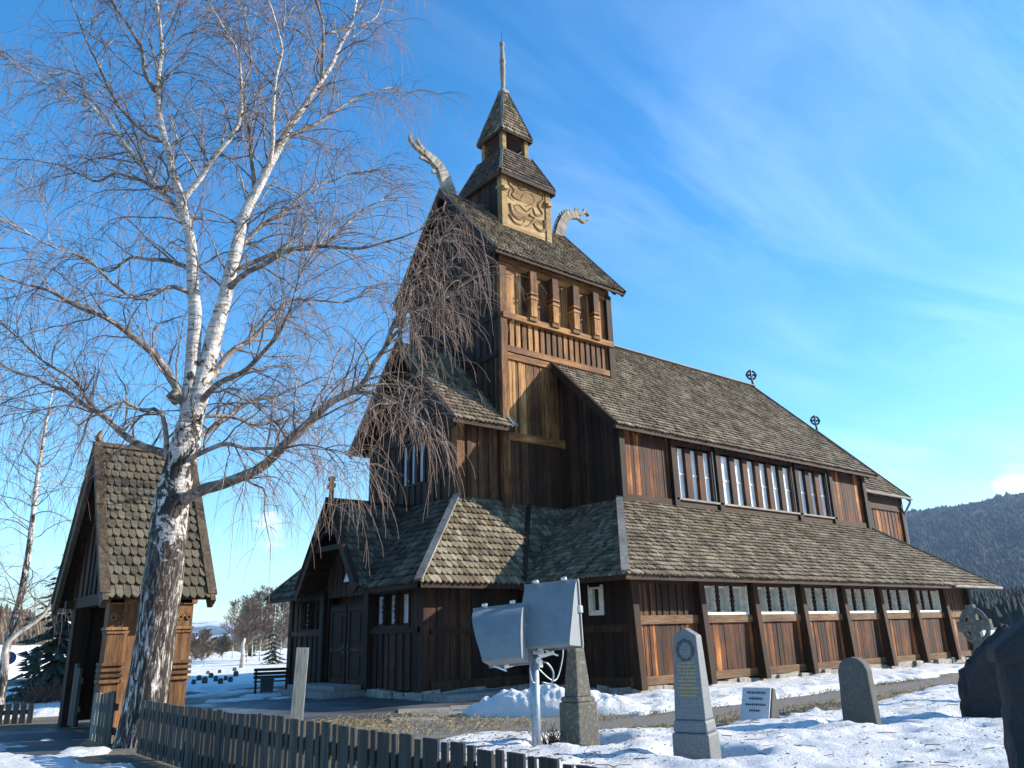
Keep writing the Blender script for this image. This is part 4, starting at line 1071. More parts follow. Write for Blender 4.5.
# second birch at the far left
o = empty('birch_tree', 'slimmer white birch rising at the left edge behind the low fence', 'tree', (-11.5, 9.88, 0))
B2 = [(-11.52, 9.9, -.2, .115), (-11.49, 9.88, .5, .1), (-11.53, 9.89, 1.42, .09), (-11.46, 9.88, 2.12, .085), (-11.39, 9.87, 2.85, .08), (-11.38, 9.87, 4.09, .07), (-11.43, 9.88, 5.63, .055), (-11.42, 9.87, 6.43, .045), (-11.42, 9.87, 7.12, .035), (-11.38, 9.87, 8.2, .012)]
B3 = [(-11.5, 9.7, .95, .08), (-11.59, 9.6, 1.54, .065), (-11.34, 9.56, 1.83, .055), (-11.0, 9.5, 2.11, .05), (-10.82, 9.47, 2.39, .042), (-10.74, 9.46, 2.78, .032), (-10.62, 9.44, 3.3, .015)]
mb = MB(); P, _ = resample(B2, .2); mb.tube(P[:, :3], P[:, 3], 10, jit=.1); at(o, mb.build('trunk', 'bark', None, True))
mb = MB(); P3, _ = resample(B3, .2); mb.tube(P3[:, :3], P3[:, 3], 8, jit=.1); at(o, mb.build('branch', 'trunk_far', None, True))
twp, twr, brp, brr = [], [], [], []
for PP, m, lo in ((P, 52, .3), (P3, 8, .5)):
    for k in range(m):
        i = rng.integers(int(len(PP) * lo), len(PP) - 1); a = rng.uniform(0, 6.28)
        secondary(PP[i, :3], (math.cos(a), math.sin(a), .5), rng.uniform(.7, 2.0), .016, .75)
V, Fq = tubes_np(brp, brr, 3); at(o, mesh_np('twig_bearing_boughs', V, Fq, 'limb'))
V, Fq = tubes_np(twp, twr, 3); at(o, mesh_np('crown', V, Fq, 'twig'))

s = spruce('spruce_tree', -9.95, 12.2, 4.4, 1.6, 5, dens=3.); tag(s, 'dark young spruce growing beside the gatehouse', 'tree')
# bare bush under the spruce
b = empty('bare_bush', 'low brown bush under the dark spruce by the gatehouse', 'bush', (-10.35, 10.9, 0)); ps, rs = [], []
for k in range(420):
    a = rng.uniform(0, 6.28); q = wander((rng.normal(0, .22), rng.normal(0, .22), 0), (math.cos(a) * .8, math.sin(a) * .8, 1), rng.uniform(.35, .8), 5, wig=.8); ps.append(q); rs.append(np.linspace(.012, .005, 5))
V, Fq = tubes_np(ps, rs, 3); c = mesh_np('twigs', V, Fq, 'brownbush'); c.parent = b

# tree group beyond the churchyard (camera azimuths 66..77 degrees)
CAM = np.array([-14.926, -13.868, 1.5])
def azp(px_az, D): return CAM[0] + D * math.cos(R(px_az)), CAM[1] + D * math.sin(R(px_az))
spec = [(66.2, 58, 7.6, 2.0), (66.9, 66, 8.3, 2.3), (67.5, 60, 8.0, 2.2), (68.0, 72, 8.6, 2.4), (68.6, 62, 7.2, 2.2), (69.2, 74, 7.6, 2.3), (69.8, 66, 3.0, 1.2), (70.4, 78, 2.6, 1.1), (70.9, 50, 3.2, .9), (71.5, 55, 3.0, .9), (68.3, 58, 6.6, 2.0), (67.8, 80, 9.0, 2.4), (65.7, 64, 7.2, 2.1), (67.1, 84, 9.4, 2.4), (68.4, 90, 9.2, 2.6)]
words = ['tallest bare tree of the far grove', 'bare tree beside the church eave in the far grove', 'slender bare tree in the middle of the far grove']
for i, (az, D, h, sp) in enumerate(spec):
    x, y = azp(az, D)
    h *= .60; sp *= .62
    t = bare_tree('bare_tree', x, y, h, sp, 40 + i, tmat='trunk_far', wmat='twig_far', dens=2.3, tw=.018, r=h * .011)
    tag(t, 'bare brown tree of the far grove between gatehouse and church', 'tree', 'bare trees of the far grove')
for i, (az, D, h, rad) in enumerate([(66.7, 52, 3.9, .85), (68.1, 80, 6.4, 1.1)]):
    x, y = azp(az, D); s = spruce('spruce_tree', x, y, h, rad, 90 + i)
    tag(s, ['dark pointed spruce in the far grove close to the church corner', 'distant spruce top rising above the bare far grove'][i], 'tree')
x, y = azp(68.6, 47); st_ = MB(); st_.tube([(0, 0, -.1), (.05, 0, .7), (0, .05, 1.2), (.08, 0, 1.6)], [.15, .12, .11, .07], 8); o = st_.build('tree_stump', 'trunk_far', None, True); o.location = (x, y, 0)
tag(o, 'pale broken tree stump standing before the far grove', 'stump')
# ------------------------------------------------------------------ fences
FX = -11.3; FY0, FY1 = -.95, -12.2
fn = empty('picket_fence', 'long dark picket fence running from the birch to the foreground', 'fence', (FX, FY0, 0))
def slope(y): return .74 + .02 * math.sin(y * .7)
r_ = MB(); r_.bar((FX + .035, FY0, .56), (FX + .035, FY1, .55), .05, .12); at(fn, r_.build('rail', 'fence'))
r_ = MB(); r_.bar((FX + .035, FY0, .17), (FX + .035, FY1, .16), .05, .12); at(fn, r_.build('rail', 'fence'))
y = FY0 - .06; k = 0
while y > FY1:
    wd = (.175 if k % 2 == 0 else .075) * random.uniform(.92, 1.1)
    p = MB(); h = slope(y) + random.uniform(-.012, .015)
    p.cbox((FX + random.uniform(-.004, .004), y - wd / 2, .02), (.026, wd, h - .02), rz=random.uniform(-.03, .03), tilt=None, taper=random.uniform(.97, 1.))
    at(fn, p.build('picket', 'fence', bevel=.004)); y -= wd + .04; k += 1
y = FY0 - .9
while y > FY1:
    p = MB(); p.cbox((FX + .11, y, -.1), (.1, .1, .78)); at(fn, p.build('fence_post', 'fence')); y -= 2.4
# short stretch between the birch and the gatehouse
f2 = empty('picket_fence', 'short stretch of boards, some coloured pale as if sunlit, between birch trunk and gatehouse post', 'fence', (-11.3, 1.4, 0))
y = 1.62
for k in range(6):
    wd = random.uniform(.15, .2); p = MB(); p.cbox((-11.32, y - wd / 2, .0), (.03, wd, .76 + random.uniform(-.05, .03))); at(f2, p.build('picket', 'grey' if k < 2 else 'fence')); y -= wd + .035  # first boards take paler wood for their sunlit look
r_ = MB(); r_.bar((-11.27, 1.65, .55), (-11.27, .4, .55), .05, .1); r_.bar((-11.27, 1.65, .2), (-11.27, .4, .2), .05, .1); at(f2, r_.build('rail', 'fence'))
# low fence left of the gatehouse
f3 = empty('picket_fence', 'low weathered fence left of the gatehouse sunk in snow', 'fence', (-11.9, 6.2, 0))
a = Vector((-11.5, 5.9, 0)); b = Vector((-14.6, 7.6, 0)); n = 26
for k in range(n):
    q = a.lerp(b, k / (n - 1)); p = MB(); p.cbox((q.x, q.y, -.2), (.1, .03, .58 + random.uniform(-.02, .02)), rz=math.atan2(b.y - a.y, b.x - a.x)); at(f3, p.build('picket', 'fence'))
r_ = MB(); r_.bar(a + Vector((0, .04, .22)), b + Vector((0, .04, .22)), .04, .09); at(f3, r_.build('rail', 'fence'))

# pale marker board
mb = MB(); mb.cbox((0, 0, -.2), (.235, .06, 1.62))
o = mb.build('marker_board', 'pale', bevel=.006); o.location = (-7.85, 1.3, -.09); o.rotation_euler = (0, R(2.2), R(-27)); tag(o, 'pale leaning board standing upright before the church front', 'post')

# ------------------------------------------------------------------ grave monuments
def facing(x, y, off=0): return math.atan2(CAM[1] - y, CAM[0] - x) + R(90) + off
def obelisk(name, x, y, rz, base, plinth, body, mat, label, z0=-.05, top='point', letters=False):
    o = empty(name, label, 'gravestone', (x, y, z0)); o.rotation_euler = (0, 0, rz)
    m = MB(); (bw, bd, bh) = base; m.cbox((0, 0, 0), (bw, bd, bh), taper=.96); m.build('base', mat, o, bevel=.025)
    if plinth:
        m = MB(); pw, pd, ph = plinth; m.cbox((0, 0, bh), (pw, pd, ph), taper=.93); m.build('plinth', mat, o, bevel=.03)
        bh += ph
    w0, d0, w1, d1, h = body
    m = MB()
    lo = [(-w0 / 2, -d0 / 2, bh), (w0 / 2, -d0 / 2, bh), (w0 / 2, d0 / 2, bh), (-w0 / 2, d0 / 2, bh)]
    hi = [(-w1 / 2, -d1 / 2, bh + h), (w1 / 2, -d1 / 2, bh + h), (w1 / 2, d1 / 2, bh + h), (-w1 / 2, d1 / 2, bh + h)]
    if top == 'point':
        ap = (0, 0, bh + h + .10)
        m.add(lo + hi + [ap], [(0, 3, 2, 1), (0, 1, 5, 4), (1, 2, 6, 5), (2, 3, 7, 6), (3, 0, 4, 7), (4, 5, 8), (5, 6, 8), (6, 7, 8), (7, 4, 8)])
    else:   # ridged top: front to back gable
        e = [(0, -d1 / 2, bh + h + .09), (0, d1 / 2, bh + h + .09)]
        m.add(lo + hi + e, [(0, 3, 2, 1), (0, 1, 5, 8, 4), (1, 2, 6, 5), (2, 3, 7, 9, 6), (3, 0, 4, 7), (5, 6, 9, 8), (7, 4, 8, 9)])
    m.build('shaft', mat, o, bevel=.015)
    if letters:
        rr = random.Random(3)
        for row in range(10):
            t = MB(); z = bh + h * (.66 - row * .043); f = (z - bh) / h; yy = -(d0 / 2 + (d1 - d0) / 2 * f) - .003
            W = (w0 + (w1 - w0) * f) * (.34 if row % 3 else .26); xx = -W
            while xx < W:
                lw = rr.uniform(.008, .02); t.cbox((xx + lw / 2, yy, z), (lw, .006, .021 if row % 2 else .017)); xx += lw + rr.uniform(.006, .014)
            t.build('inscription_line', 'letter', o)
        wr = MB(); z = bh + h * .82; yy = -(d0 / 2 + (d1 - d0) / 2 * .82) - .004
        ring = [(math.cos(a) * .095, yy + .01, z + math.sin(a) * .11) for a in np.linspace(0, 6.283, 25)]
        wr.tube(ring, [.022 + .008 * math.sin(i * 2.3) for i in range(25)], 6, cap=False); wr.build('carved_wreath', 'darkstone', o)
    return o
RZ = R(2)
obelisk('obelisk', -6.98, -5.5, R(1), (.385, .385, .70), (.35, .35, .07), (.265, .265, .15, .15, .72), 'oldstone', 'lichened stone obelisk partly hidden behind the floodlight', z0=-.11, top='point')
obelisk('obelisk', -6.90, -7.38, R(-70), (.46, .42, .50), (.42, .37, .14), (.375, .31, .29, .20, .93), 'granite', 'tall grey granite obelisk with wreath and gilded inscription', z0=-.16, top='ridge', letters=True)
# slanted book-shaped stone
o = empty('gravestone', 'low slanted pale stone with engraved lines beside the tall granite obelisk', 'gravestone', (-3.3, -5.78, -.06)); o.rotation_euler = (0, 0, R(-80))
m = MB(); m.extrude([(0, -.24, 0), (0, .2, 0), (0, .12, .60), (0, .03, .62)], (.52, 0, 0)); m.build('body', 'darkstone', o, bevel=.02, fixn=True)
m = MB(); m.hexa([(-.235, -.226, .13), (.235, -.226, .13), (.235, -.20, .13), (-.235, -.20, .13), (-.235, -.003 - .0, .615), (.235, -.003, .615), (.235, .03, .615), (-.235, .03, .615)]); m.build('face_slab', 'granite_light', o, bevel=.006)
rr = random.Random(9)
for row in range(4):
    t = MB(); z = .53 - row * .085; yy = -.226 + (z - .13) / .485 * .223 - .006
    W = (.15, .11, .16, .09)[row]; xx = -W
    while xx < W:
        lw = rr.uniform(.012, .03); t.cbox((xx + lw / 2, yy, z), (lw, .008, .03)); xx += lw + .012
    t.build('inscription_line', 'letterdark', o)
# rounded dark stone
o = empty('gravestone', 'plain dark upright stone with rounded shoulders standing in the open snow', 'gravestone', (-3.15, -7.4, -.18)); o.scale = (.86, .9, 1.10); o.rotation_euler = (0, 0, R(-78))
prof = [(-.29, 0), (.29, 0), (.245, .92), (.2, 1.02), (.1, 1.08), (0, 1.095), (-.1, 1.08), (-.2, 1.02), (-.245, .92)]
m = MB(); m.extrude([(x, 0, z) for x, z in prof], (0, .28, 0)); m.build('slab', 'darkstone', o, bevel=.03, fixn=True)
# celtic cross
o = empty('celtic_cross', 'worn ringed stone cross beyond the dark rough monument', 'gravestone', (1.55, -7.42, -.18)); o.scale = (.78, .78, .98); o.rotation_euler = (0, R(-4), R(-95))
m = MB(); m.hexa([(-.2, -.1, 0), (.2, -.1, 0), (.2, .1, 0), (-.2, .1, 0), (-.11, -.08, 1.55), (.11, -.08, 1.55), (.11, .08, 1.55), (-.11, .08, 1.55)]); 
m.cbox((0, 0, 1.5), (.2, .16, .5)); m.cbox((0, 0, 1.52), (.78, .15, .19)); m.build('cross', 'oldstone', o, bevel=.02)
rg = MB(); rg.tube([(math.cos(a) * .3, 0, 1.61 + math.sin(a) * .3) for a in np.linspace(0, 6.283, 29)], .055, 8, cap=False); rg.build('ring', 'oldstone', o, True)
m = MB(); m.cbox((0, 0, -.1), (.6, .4, .35), taper=.85); m.build('base', 'granite_light', o, bevel=.03)
# rough hewn monument, and an added block standing in for the dark window edge
def rough(prof, th, mat, seed, sub=5, amp=.05):
    import bmesh
    mb = MB(); mb.extrude([(x, 0, z) for x, z in prof], (0, th, 0))
    ob = mb.build('stone', mat, None, fixn=True)
    bm = bmesh.new(); bm.from_mesh(ob.data); bmesh.ops.triangulate(bm, faces=bm.faces)
    for _ in range(4):
        es = [e for e in bm.edges if e.calc_length() > .12]
        if es: bmesh.ops.subdivide_edges(bm, edges=es, cuts=1); bmesh.ops.triangulate(bm, faces=bm.faces)
    for v in bm.verts:
        v.co += Vector((mnoise.noise(v.co * 5 + Vector((seed, 0, 0))), mnoise.noise(v.co * 5 + Vector((0, seed, 5))), mnoise.noise(v.co * 5 + Vector((3, 0, seed))))) * amp + Vector((mnoise.noise(v.co * 16 + Vector((seed, 0, 0))), 0, mnoise.noise(v.co * 16))) * amp * .4
    bm.to_mesh(ob.data); bm.free()
    return ob
ob = rough([(-.5, -.1), (.6, -.1), (.7, .5), (.74, 1.1), (.5, 1.48), (.28, 1.6), (.1, 1.5), (-.15, 1.2), (-.42, .95), (-.5, .5)], .55, 'blackstone', 2.2, amp=.09)
ob.name = 'rough_monument'; ob.location = (-.85, -8.42, -.2); ob.rotation_euler = (0, 0, R(-52)); tag(ob, 'dark rough hewn boulder monument with jagged edges at the right edge', 'gravestone')
o = empty('window_edge_block', 'blackish gabled block standing in for the dark vehicle window edge', 'gravestone', (-6.95, -11.28, -.02)); o.rotation_euler = (0, 0, R(-62))  # blackish block added in place of the dotted vehicle window edge
b_ = rough([(-.46, -.2), (.9, -.2), (.9, 1.3), (.1, 1.32), (-.42, 1.2), (-.47, .5)], .52, 'blackstone', 7.1, amp=.04); b_.name = 'body'; b_.parent = o
m = MB(); m.extrude([(-.47, 0, 1.16), (.9, 0, 1.2), (.9, 0, 1.36), (.3, 0, 1.72), (-.02, 0, 1.62), (-.47, 0, 1.28)], (0, .55, 0)); m.build('cap', 'blackstone', o, bevel=.03, fixn=True)
# distant small stones in the snow
gs = MB(); gs.extrude([(-.2, 0, -.1), (.2, 0, -.1), (.19, 0, .5), (.12, 0, .6), (-.12, 0, .6), (-.19, 0, .5)], (0, .16, 0)); proto = gs.build('gravestone', 'darkstone', bevel=.02, fixn=True)
pos = [(71.4, 31.5), (71.1, 34), (70.75, 32), (70.4, 36), (70.1, 33.5), (69.8, 31), (69.5, 34), (69.2, 32.5), (68.9, 36), (70.6, 40), (69.9, 41), (69.0, 42)]
for i, (az, D) in enumerate(pos):
    q = proto if i == 0 else proto.copy()
    if i: COL.objects.link(q)
    x, y = azp(az, D); q.location = (x, y, 0); q.rotation_euler = (0, 0, facing(x, y, rng.uniform(-.4, .4))); k = rng.uniform(.35, .55); q.scale = (k, k, k)
    tag(q, 'small dark gravestone far off in the snow between gatehouse and church', 'gravestone', 'distant gravestones')

# ------------------------------------------------------------------ floodlights on a pole
fl = empty('floodlight_mast', 'grey steel pole carrying two floodlights aimed at the church', 'floodlight', (-7.79, -5.56, 0))
m = MB(); m.tube([(0, 0, -.2), (0, 0, 1.24)], .062, 14); m.build('pole', 'galv', fl, True)
m = MB(); m.tube([(0, 0, 1.24), (0, 0, 1.30)], .05, 12); m.cbox((0, 0, 1.22), (.18, .18, .05)); m.build('pole_cap', 'galv', fl, bevel=.008)
def make_flood(loc, rz, roll, w, h, dp, label, bulge, tap, skew):
    g = MB(); a = w / 2
    sec = catm([(.03, h, 1.), (-dp * bulge[0], h * .80, 1 - (1 - tap) * .12), (-dp * bulge[1], h * .42, 1 - (1 - tap) * .55), (-dp, .05, tap), (-dp * .96, .0, tap)], 6)
    n = len(sec); v = []
    for q in sec: v += [(-a * q[2], q[0], q[1]), (a * (1 + (1 - q[2]) * skew), q[0], q[1])]
    v += [(-a * (tap + .03), .03, 0), (a * (1 + (1 - tap) * skew), .03, 0)]
    fs = [(2 * i, 2 * i + 1, 2 * i + 3, 2 * i + 2) for i in range(n)]
    fs += [tuple(2 * i for i in range(n + 1)), tuple(2 * i + 1 for i in range(n + 1)), (0, 1, 2 * n + 1, 2 * n)]
    g.add(v, fs)
    o = g.build('lamp_housing', 'housing', fl, bevel=.012, fixn=True); o.location = loc; o.rotation_euler = roll + (R(rz),); o.rotation_mode = 'XYZ'
    if label: o['label'] = label
    fr_ = MB()
    for b in ((-a - .02, a + .02, h - .02, h + .02), (-a * (tap + .03) - .02, a * (1 + (1 - tap) * skew) + .02, -.02, .02)): fr_.cbox(((b[0] + b[1]) / 2, .06, b[2]), (b[1] - b[0], .05, b[3] - b[2]))
    fr_.bar((-a * (tap + .03), .06, 0), (-a, .06, h), .04, .05); fr_.bar((a * (1 + (1 - tap) * skew), .06, 0), (a, .06, h), .04, .05)
    fr_.build('rim', 'housing', o, bevel=.006)
    xl = -a * (tap + .03) + .02; xr = a * (1 + (1 - tap) * skew) - .02
    gl = MB(); gl.hexa([(xl, .07, .02), (xr, .07, .02), (xr, .085, .02), (xl, .085, .02), (-a + .02, .07, h - .02), (a - .02, .07, h - .02), (a - .02, .085, h - .02), (-a + .02, .085, h - .02)]); gl.build('glass', 'pane_dim', o)
    for x in (-a * .55, a * .55):
        c = MB(); c.tube([(x - .035, -.0, h + .03), (x + .035, -.0, h + .03)], .028, 8); c.cbox((x, .03, h), (.05, .06, .045)); c.build('hinge_clip', 'clip', o, True)
    for sx in (-.5, .5):
        c = MB()
        for k in range(3): c.tube([(sx * a * 1.2, -.012 - .0 * k, h - .05), (sx * a * 1.2, -.03, h - .055)], .012, 6)
        c.build('bolt', 'clip', o)
    c = MB(); c.cbox((a + .015, .045, h * .5), (.05, .09, .09)); c.build('side_latch', 'clip', o, bevel=.006)
    c = MB(); c.bar((-.06, -dp * .4, -.03), (.1, -dp * .4, -.1), .05, .02); c.build('bracket', 'clip', o)
    return o
make_flood((.24, -.14, 1.29), -62, (R(-3), R(-3)), .74, .84, .40, 'larger higher floodlight turned to the right', (.22, .62), .97, -1.)
make_flood((-.38, .20, 1.11), -53, (R(-9), R(-4)), .70, .74, .38, 'lower floodlight tilted to the left', (.46, .86), .42, .08)
c = MB(); c.cbox((.0, 0, 1.24), (.1, .05, .16)); c.tube([(.04, -.09, 1.25), (.06, .02, 1.25)], .055, 12); c.tube([(.0, -.1, 1.15), (.02, .0, 1.15)], .045, 12); c.bar((-.34, .2, 1.08), (.25, -.12, 1.24), .05, .05); c.build('swivel_joint', 'clip', fl, bevel=.006)
c = MB()
c.tube(catm([(.0, -.06, 1.1), (.1, -.12, 1.12), (.22, -.12, 1.0), (.2, -.1, .86), (.07, -.07, .88)], 5), .012, 6); c.tube(catm([(-.06, -.05, 1.2), (-.14, -.08, 1.05), (-.1, -.07, .9), (-.05, -.06, .88)], 5), .012, 6)
c.tube(catm([(.05, 0, 1.06), (.35, .0, .88), (.55, .05, 1.15), (.6, .08, 1.4)], 5), .01, 6)
c.tube([(.05, 0, 1.29), (.5, .1, 1.35)], .012, 5)
c.build('cable', 'galv', fl, True)
c = MB(); c.cbox((.03, -.08, 1.06), (.07, .05, .09)); c.build('junction_box', 'clip', fl, bevel=.006)

# ------------------------------------------------------------------ bench by the church front
o = empty('garden_bench', 'dark wooden bench by the far corner of the church front', 'bench', (-4.75, 9.75, 0)); o.scale = (.74, .74, .74); o.rotation_euler = (0, 0, R(-22))
m = MB()
for k in range(3): m.cbox((0, -.3 + k * .15, .44), (1.35, .13, .04))
m.build('seat', 'tar_x', o)
m = MB()
for k in range(3): m.cbox((0, .16 + k * .03, .55 + k * .14), (1.35, .03, .11))
m.build('backrest', 'tar_x', o)
for x in (-.58, .58):
    for y in (-.3, .12):
        m = MB(); m.cbox((x, y, 0), (.08, .08, .45 if y < 0 else .9)); m.build('leg', 'tar', o)
o = empty('planter_box', 'small pale wooden planter standing before the dark bench', 'planter', (-5.15, 9.1, 0)); o.rotation_euler = (0, 0, R(-22))
m = MB(); m.cbox((0, 0, .1), (.34, .34, .36), taper=1.12); m.build('box', 'fence', o, bevel=.01)
for x in (-.13, .13):
    m = MB(); m.cbox((x, 0, 0), (.05, .3, .1)); m.build('foot', 'fence', o)
m = MB(); m.cbox((0, 0, .4), (.32, .32, .05)); m.build('soil', 'brownbush', o)

# ------------------------------------------------------------------ road signs at the left
def sign(name, label, az, D, z, rad, face, ring=None):
    x, y = azp(az, D); o = empty(name, label, 'road sign', (x, y, 0)); o.rotation_euler = (0, 0, facing(x, y))
    m = MB(); m.tube([(0, .05, -.3), (0, .05, z + rad)], .03, 8); m.build('pole', 'galv', o, True)
    m = MB(); m.tube([(0, .02, z), (0, -.0, z)], rad, 28); m.build('disc', ring or face, o)
    if ring:
        m = MB(); m.tube([(0, -.0, z), (0, -.006, z)], rad * .74, 28); m.build('inner_disc', face, o)
    return o
o = sign('speed_sign', 'round speed limit sign with red border cut by the left edge', 82.95, 30, 2.42, .31, 'whitepaint', 'redpaint')
n0 = MB(); n0.tube([(.09 + math.cos(a) * .062, -.014, 2.42 + math.sin(a) * .12) for a in np.linspace(0, 6.283, 21)], .021, 6, cap=False); n0.build('digit', 'iron', o)
sign('round_sign', 'small round dark blue sign on a low pole by the snowbank', 81.65, 32, 1.14, .2, 'bluepaint', 'bluepaint')
x, y = azp(80.3, 30); o = empty('direction_sign', 'narrow teal sign post beside the spruce', 'road sign', (x, y, 0)); o.rotation_euler = (0, 0, facing(x, y))
m = MB(); m.tube([(0, .04, -.2), (0, .04, 1.3)], .03, 8); m.build('pole', 'galv', o); m = MB(); m.cbox((0, 0, .75), (.3, .03, .55)); m.build('panel', 'tealpaint', o, bevel=.01)
x, y = azp(81.6, 34); o = empty('guard_rail', 'yellowish low roadside barrier in front of the snowbank', 'barrier', (x, y, 0)); o.rotation_euler = (0, 0, facing(x, y))
m = MB(); m.bar((-3, 0, .3), (1.6, 0, .3), .06, .22); m.build('rail', 'grey_x', o)
for k in range(4):
    m = MB(); m.cbox((-2.7 + k * 1.35, .06, -.1), (.1, .1, .5)); m.build('post', 'grey', o)
# ------------------------------------------------------------------ ground, paths, snow
_tab = np.random.default_rng(3).random((256, 256))
def vn(x, y):
    xi = np.floor(x).astype(int); yi = np.floor(y).astype(int); fx = x - xi; fy = y - yi
    fx = fx * fx * (3 - 2 * fx); fy = fy * fy * (3 - 2 * fy)
    a = _tab[xi % 256, yi % 256]; b = _tab[(xi + 1) % 256, yi % 256]; c = _tab[xi % 256, (yi + 1) % 256]; d = _tab[(xi + 1) % 256, (yi + 1) % 256]
    return (a * (1 - fx) + b * fx) * (1 - fy) + (c * (1 - fx) + d * fx) * fy
def fbm(x, y, o=4):
    s = 0; a = .5; k = 1
    for i in range(o):
        s = s + a * vn(x * k + 17 * i, y * k + 31 * i); a *= .5; k *= 2.03
    return s            # about 0..1, mean .47
def sst(a, b, x):
    t = np.clip((x - a) / (b - a), 0, 1); return t * t * (3 - 2 * t)

m = NT('far_conifers'); isl = m.island(); M['far_conifer'] = m.out(m.ramp(isl, [(0, (.008, .012, .011)), (.6, (.016, .022, .019)), (1, (.026, .028, .021))]), .95)
m = NT('ground_soil_and_dead_grass'); c = m.coord()
n1 = m.noise(c, .55, 5, .6); n2 = m.noise(c, 9, 6, .75); n3 = m.noise(m.coord((30, 8, 8)), 1.0, 5, .7)
grass = m.ramp(n3, [(.3, (.10, .075, .035)), (.5, (.22, .165, .075)), (.7, (.36, .28, .14))])
soil = m.ramp(n2, [(.3, (.05, .045, .038)), (.7, (.15, .135, .115))])
M['ground'] = m.out(m.mix(m.ramp(n1, [(.42, 0.), (.58, 1.)]), soil, grass), .95, m.bump(n2, .8, .03))
m = NT('gravel_path'); c = m.coord(); n1 = m.noise(c, 1.2, 5, .6); n2 = m.noise(c, 45, 4, .8)
M['path'] = m.out(m.mix(m.ramp(n1, [(.5, 0.), (.66, .8)]), m.ramp(n2, [(.32, (.06, .056, .05)), (.5, (.15, .14, .122)), (.68, (.30, .28, .25))]), (.2, .155, .08)), .9, m.bump(n2, .6, .015))
m = NT('wet_asphalt'); c = m.coord(); n1 = m.noise(c, .7, 5, .6); n2 = m.noise(c, 60, 4, .8)
M['asphalt'] = m.out(m.ramp(m.math('ADD', m.math('MULTIPLY', n1, .6), m.math('MULTIPLY', n2, .4)), [(.35, (.04, .04, .042)), (.65, (.11, .11, .115))]), m.ramp(n1, [(.4, .35), (.6, .85)]), m.bump(n2, .4, .01))
m = NT('stone_slabs'); c = m.coord(); n1 = m.noise(c, 2.2, 5, .65); n2 = m.noise(c, 40, 4, .8)
M['slab'] = m.out(m.ramp(m.math('ADD', m.math('MULTIPLY', n1, .6), m.math('MULTIPLY', n2, .4)), [(.35, (.15, .14, .12)), (.65, (.32, .30, .26))]), .85, m.bump(n2, .4, .01))
m = NT('old_snow'); c = m.coord(); n1 = m.noise(c, 5, 6, .7); n2 = m.noise(c, 26, 5, .75); n3 = m.noise(c, 1.1, 5, .65); nd = m.noise(c, 90, 3, .8)
col = m.ramp(n3, [(.3, (.84, .83, .81)), (.62, (.93, .925, .91))])
col = m.mix(m.ramp(nd, [(.62, 0.), (.72, .5)]), col, (.40, .36, .30))
col = m.mix(m.ramp(m.noise(c, 2.6, 6, .75), [(.56, 0.), (.74, .38)]), col, (.50, .46, .40))
M['snow'] = m.out(col, .6, m.bump(n2, .8, .05, m.bump(n1, .8, .12)), Specular_IOR_Level=.35)

g = MB(); S = 6400
g.add([(-S, -S, 0), (S, -S, 0), (S, S, 0), (-S, S, 0)], [(0, 1, 2, 3)]); tag(g.build('ground', 'ground'), kind='structure')
def strip(name, mat, pts, z, seed, amp=.25):
    """pts: (x, y_low, y_high) cross sections"""
    P = []
    for (x0, a0, b0), (x1, a1, b1) in zip(pts[:-1], pts[1:]):
        n = max(2, int(abs(x1 - x0) / .25))
        for k in range(n):
            t = k / n; P.append((x0 + (x1 - x0) * t, a0 + (a1 - a0) * t, b0 + (b1 - b0) * t))
    P.append(pts[-1]); mb = MB(); V = []
    for x, a, b in P:
        a += (mnoise.noise(Vector((x * 1.1, seed, 0))) + .4 * mnoise.noise(Vector((x * 4, seed, 2)))) * amp; b += (mnoise.noise(Vector((x * 1.1, seed, 9))) + .4 * mnoise.noise(Vector((x * 4, seed, 7)))) * amp
        V += [(x, a, z), (x, b, z)]
    mb.add(V, [(2 * i, 2 * i + 2, 2 * i + 3, 2 * i + 1) for i in range(len(P) - 1)]); return tag(mb.build(name, mat), kind='structure')
strip('path', 'path', [(-8.6, -2.6, -.4), (-5.6, -3.9, -.6), (-4, -4.9, -2.9), (-1.6, -4.9, -3.5), (2.4, -4.7, -3.3), (7, -4.6, -3.2), (30, -4.6, -3.2)], .008, 1.3)
strip('forecourt', 'asphalt', [(-11.0, 1.7, 4.4), (-9.4, 1.9, 6), (-7.6, 1.3, 11.2), (-5.6, -.2, 11.3), (-3.5, .2, 11.2)], .004, 5.1, .2)
strip('road', 'asphalt', [(-60, -2.6, 6), (-16, -2.4, 5.6), (-13, -1.5, 4.6), (-11.2, 1.9, 4.3)], .005, 8.8, .3)
sl = MB()
for i, (x, y, a, b, rz) in enumerate([(-5.3, -.1, 1.5, .9, .1), (-6.3, -.35, .9, .8, .2), (-4.1, .6, 1.2, 1.0, 0.), (-5.2, .95, 1.1, .9, .05)]): sl.cbox((x, y, -.05), (a, b, .085), rz=R(-35) + rz)
tag(sl.build('paving_slabs', 'slab', bevel=.015), kind='structure')
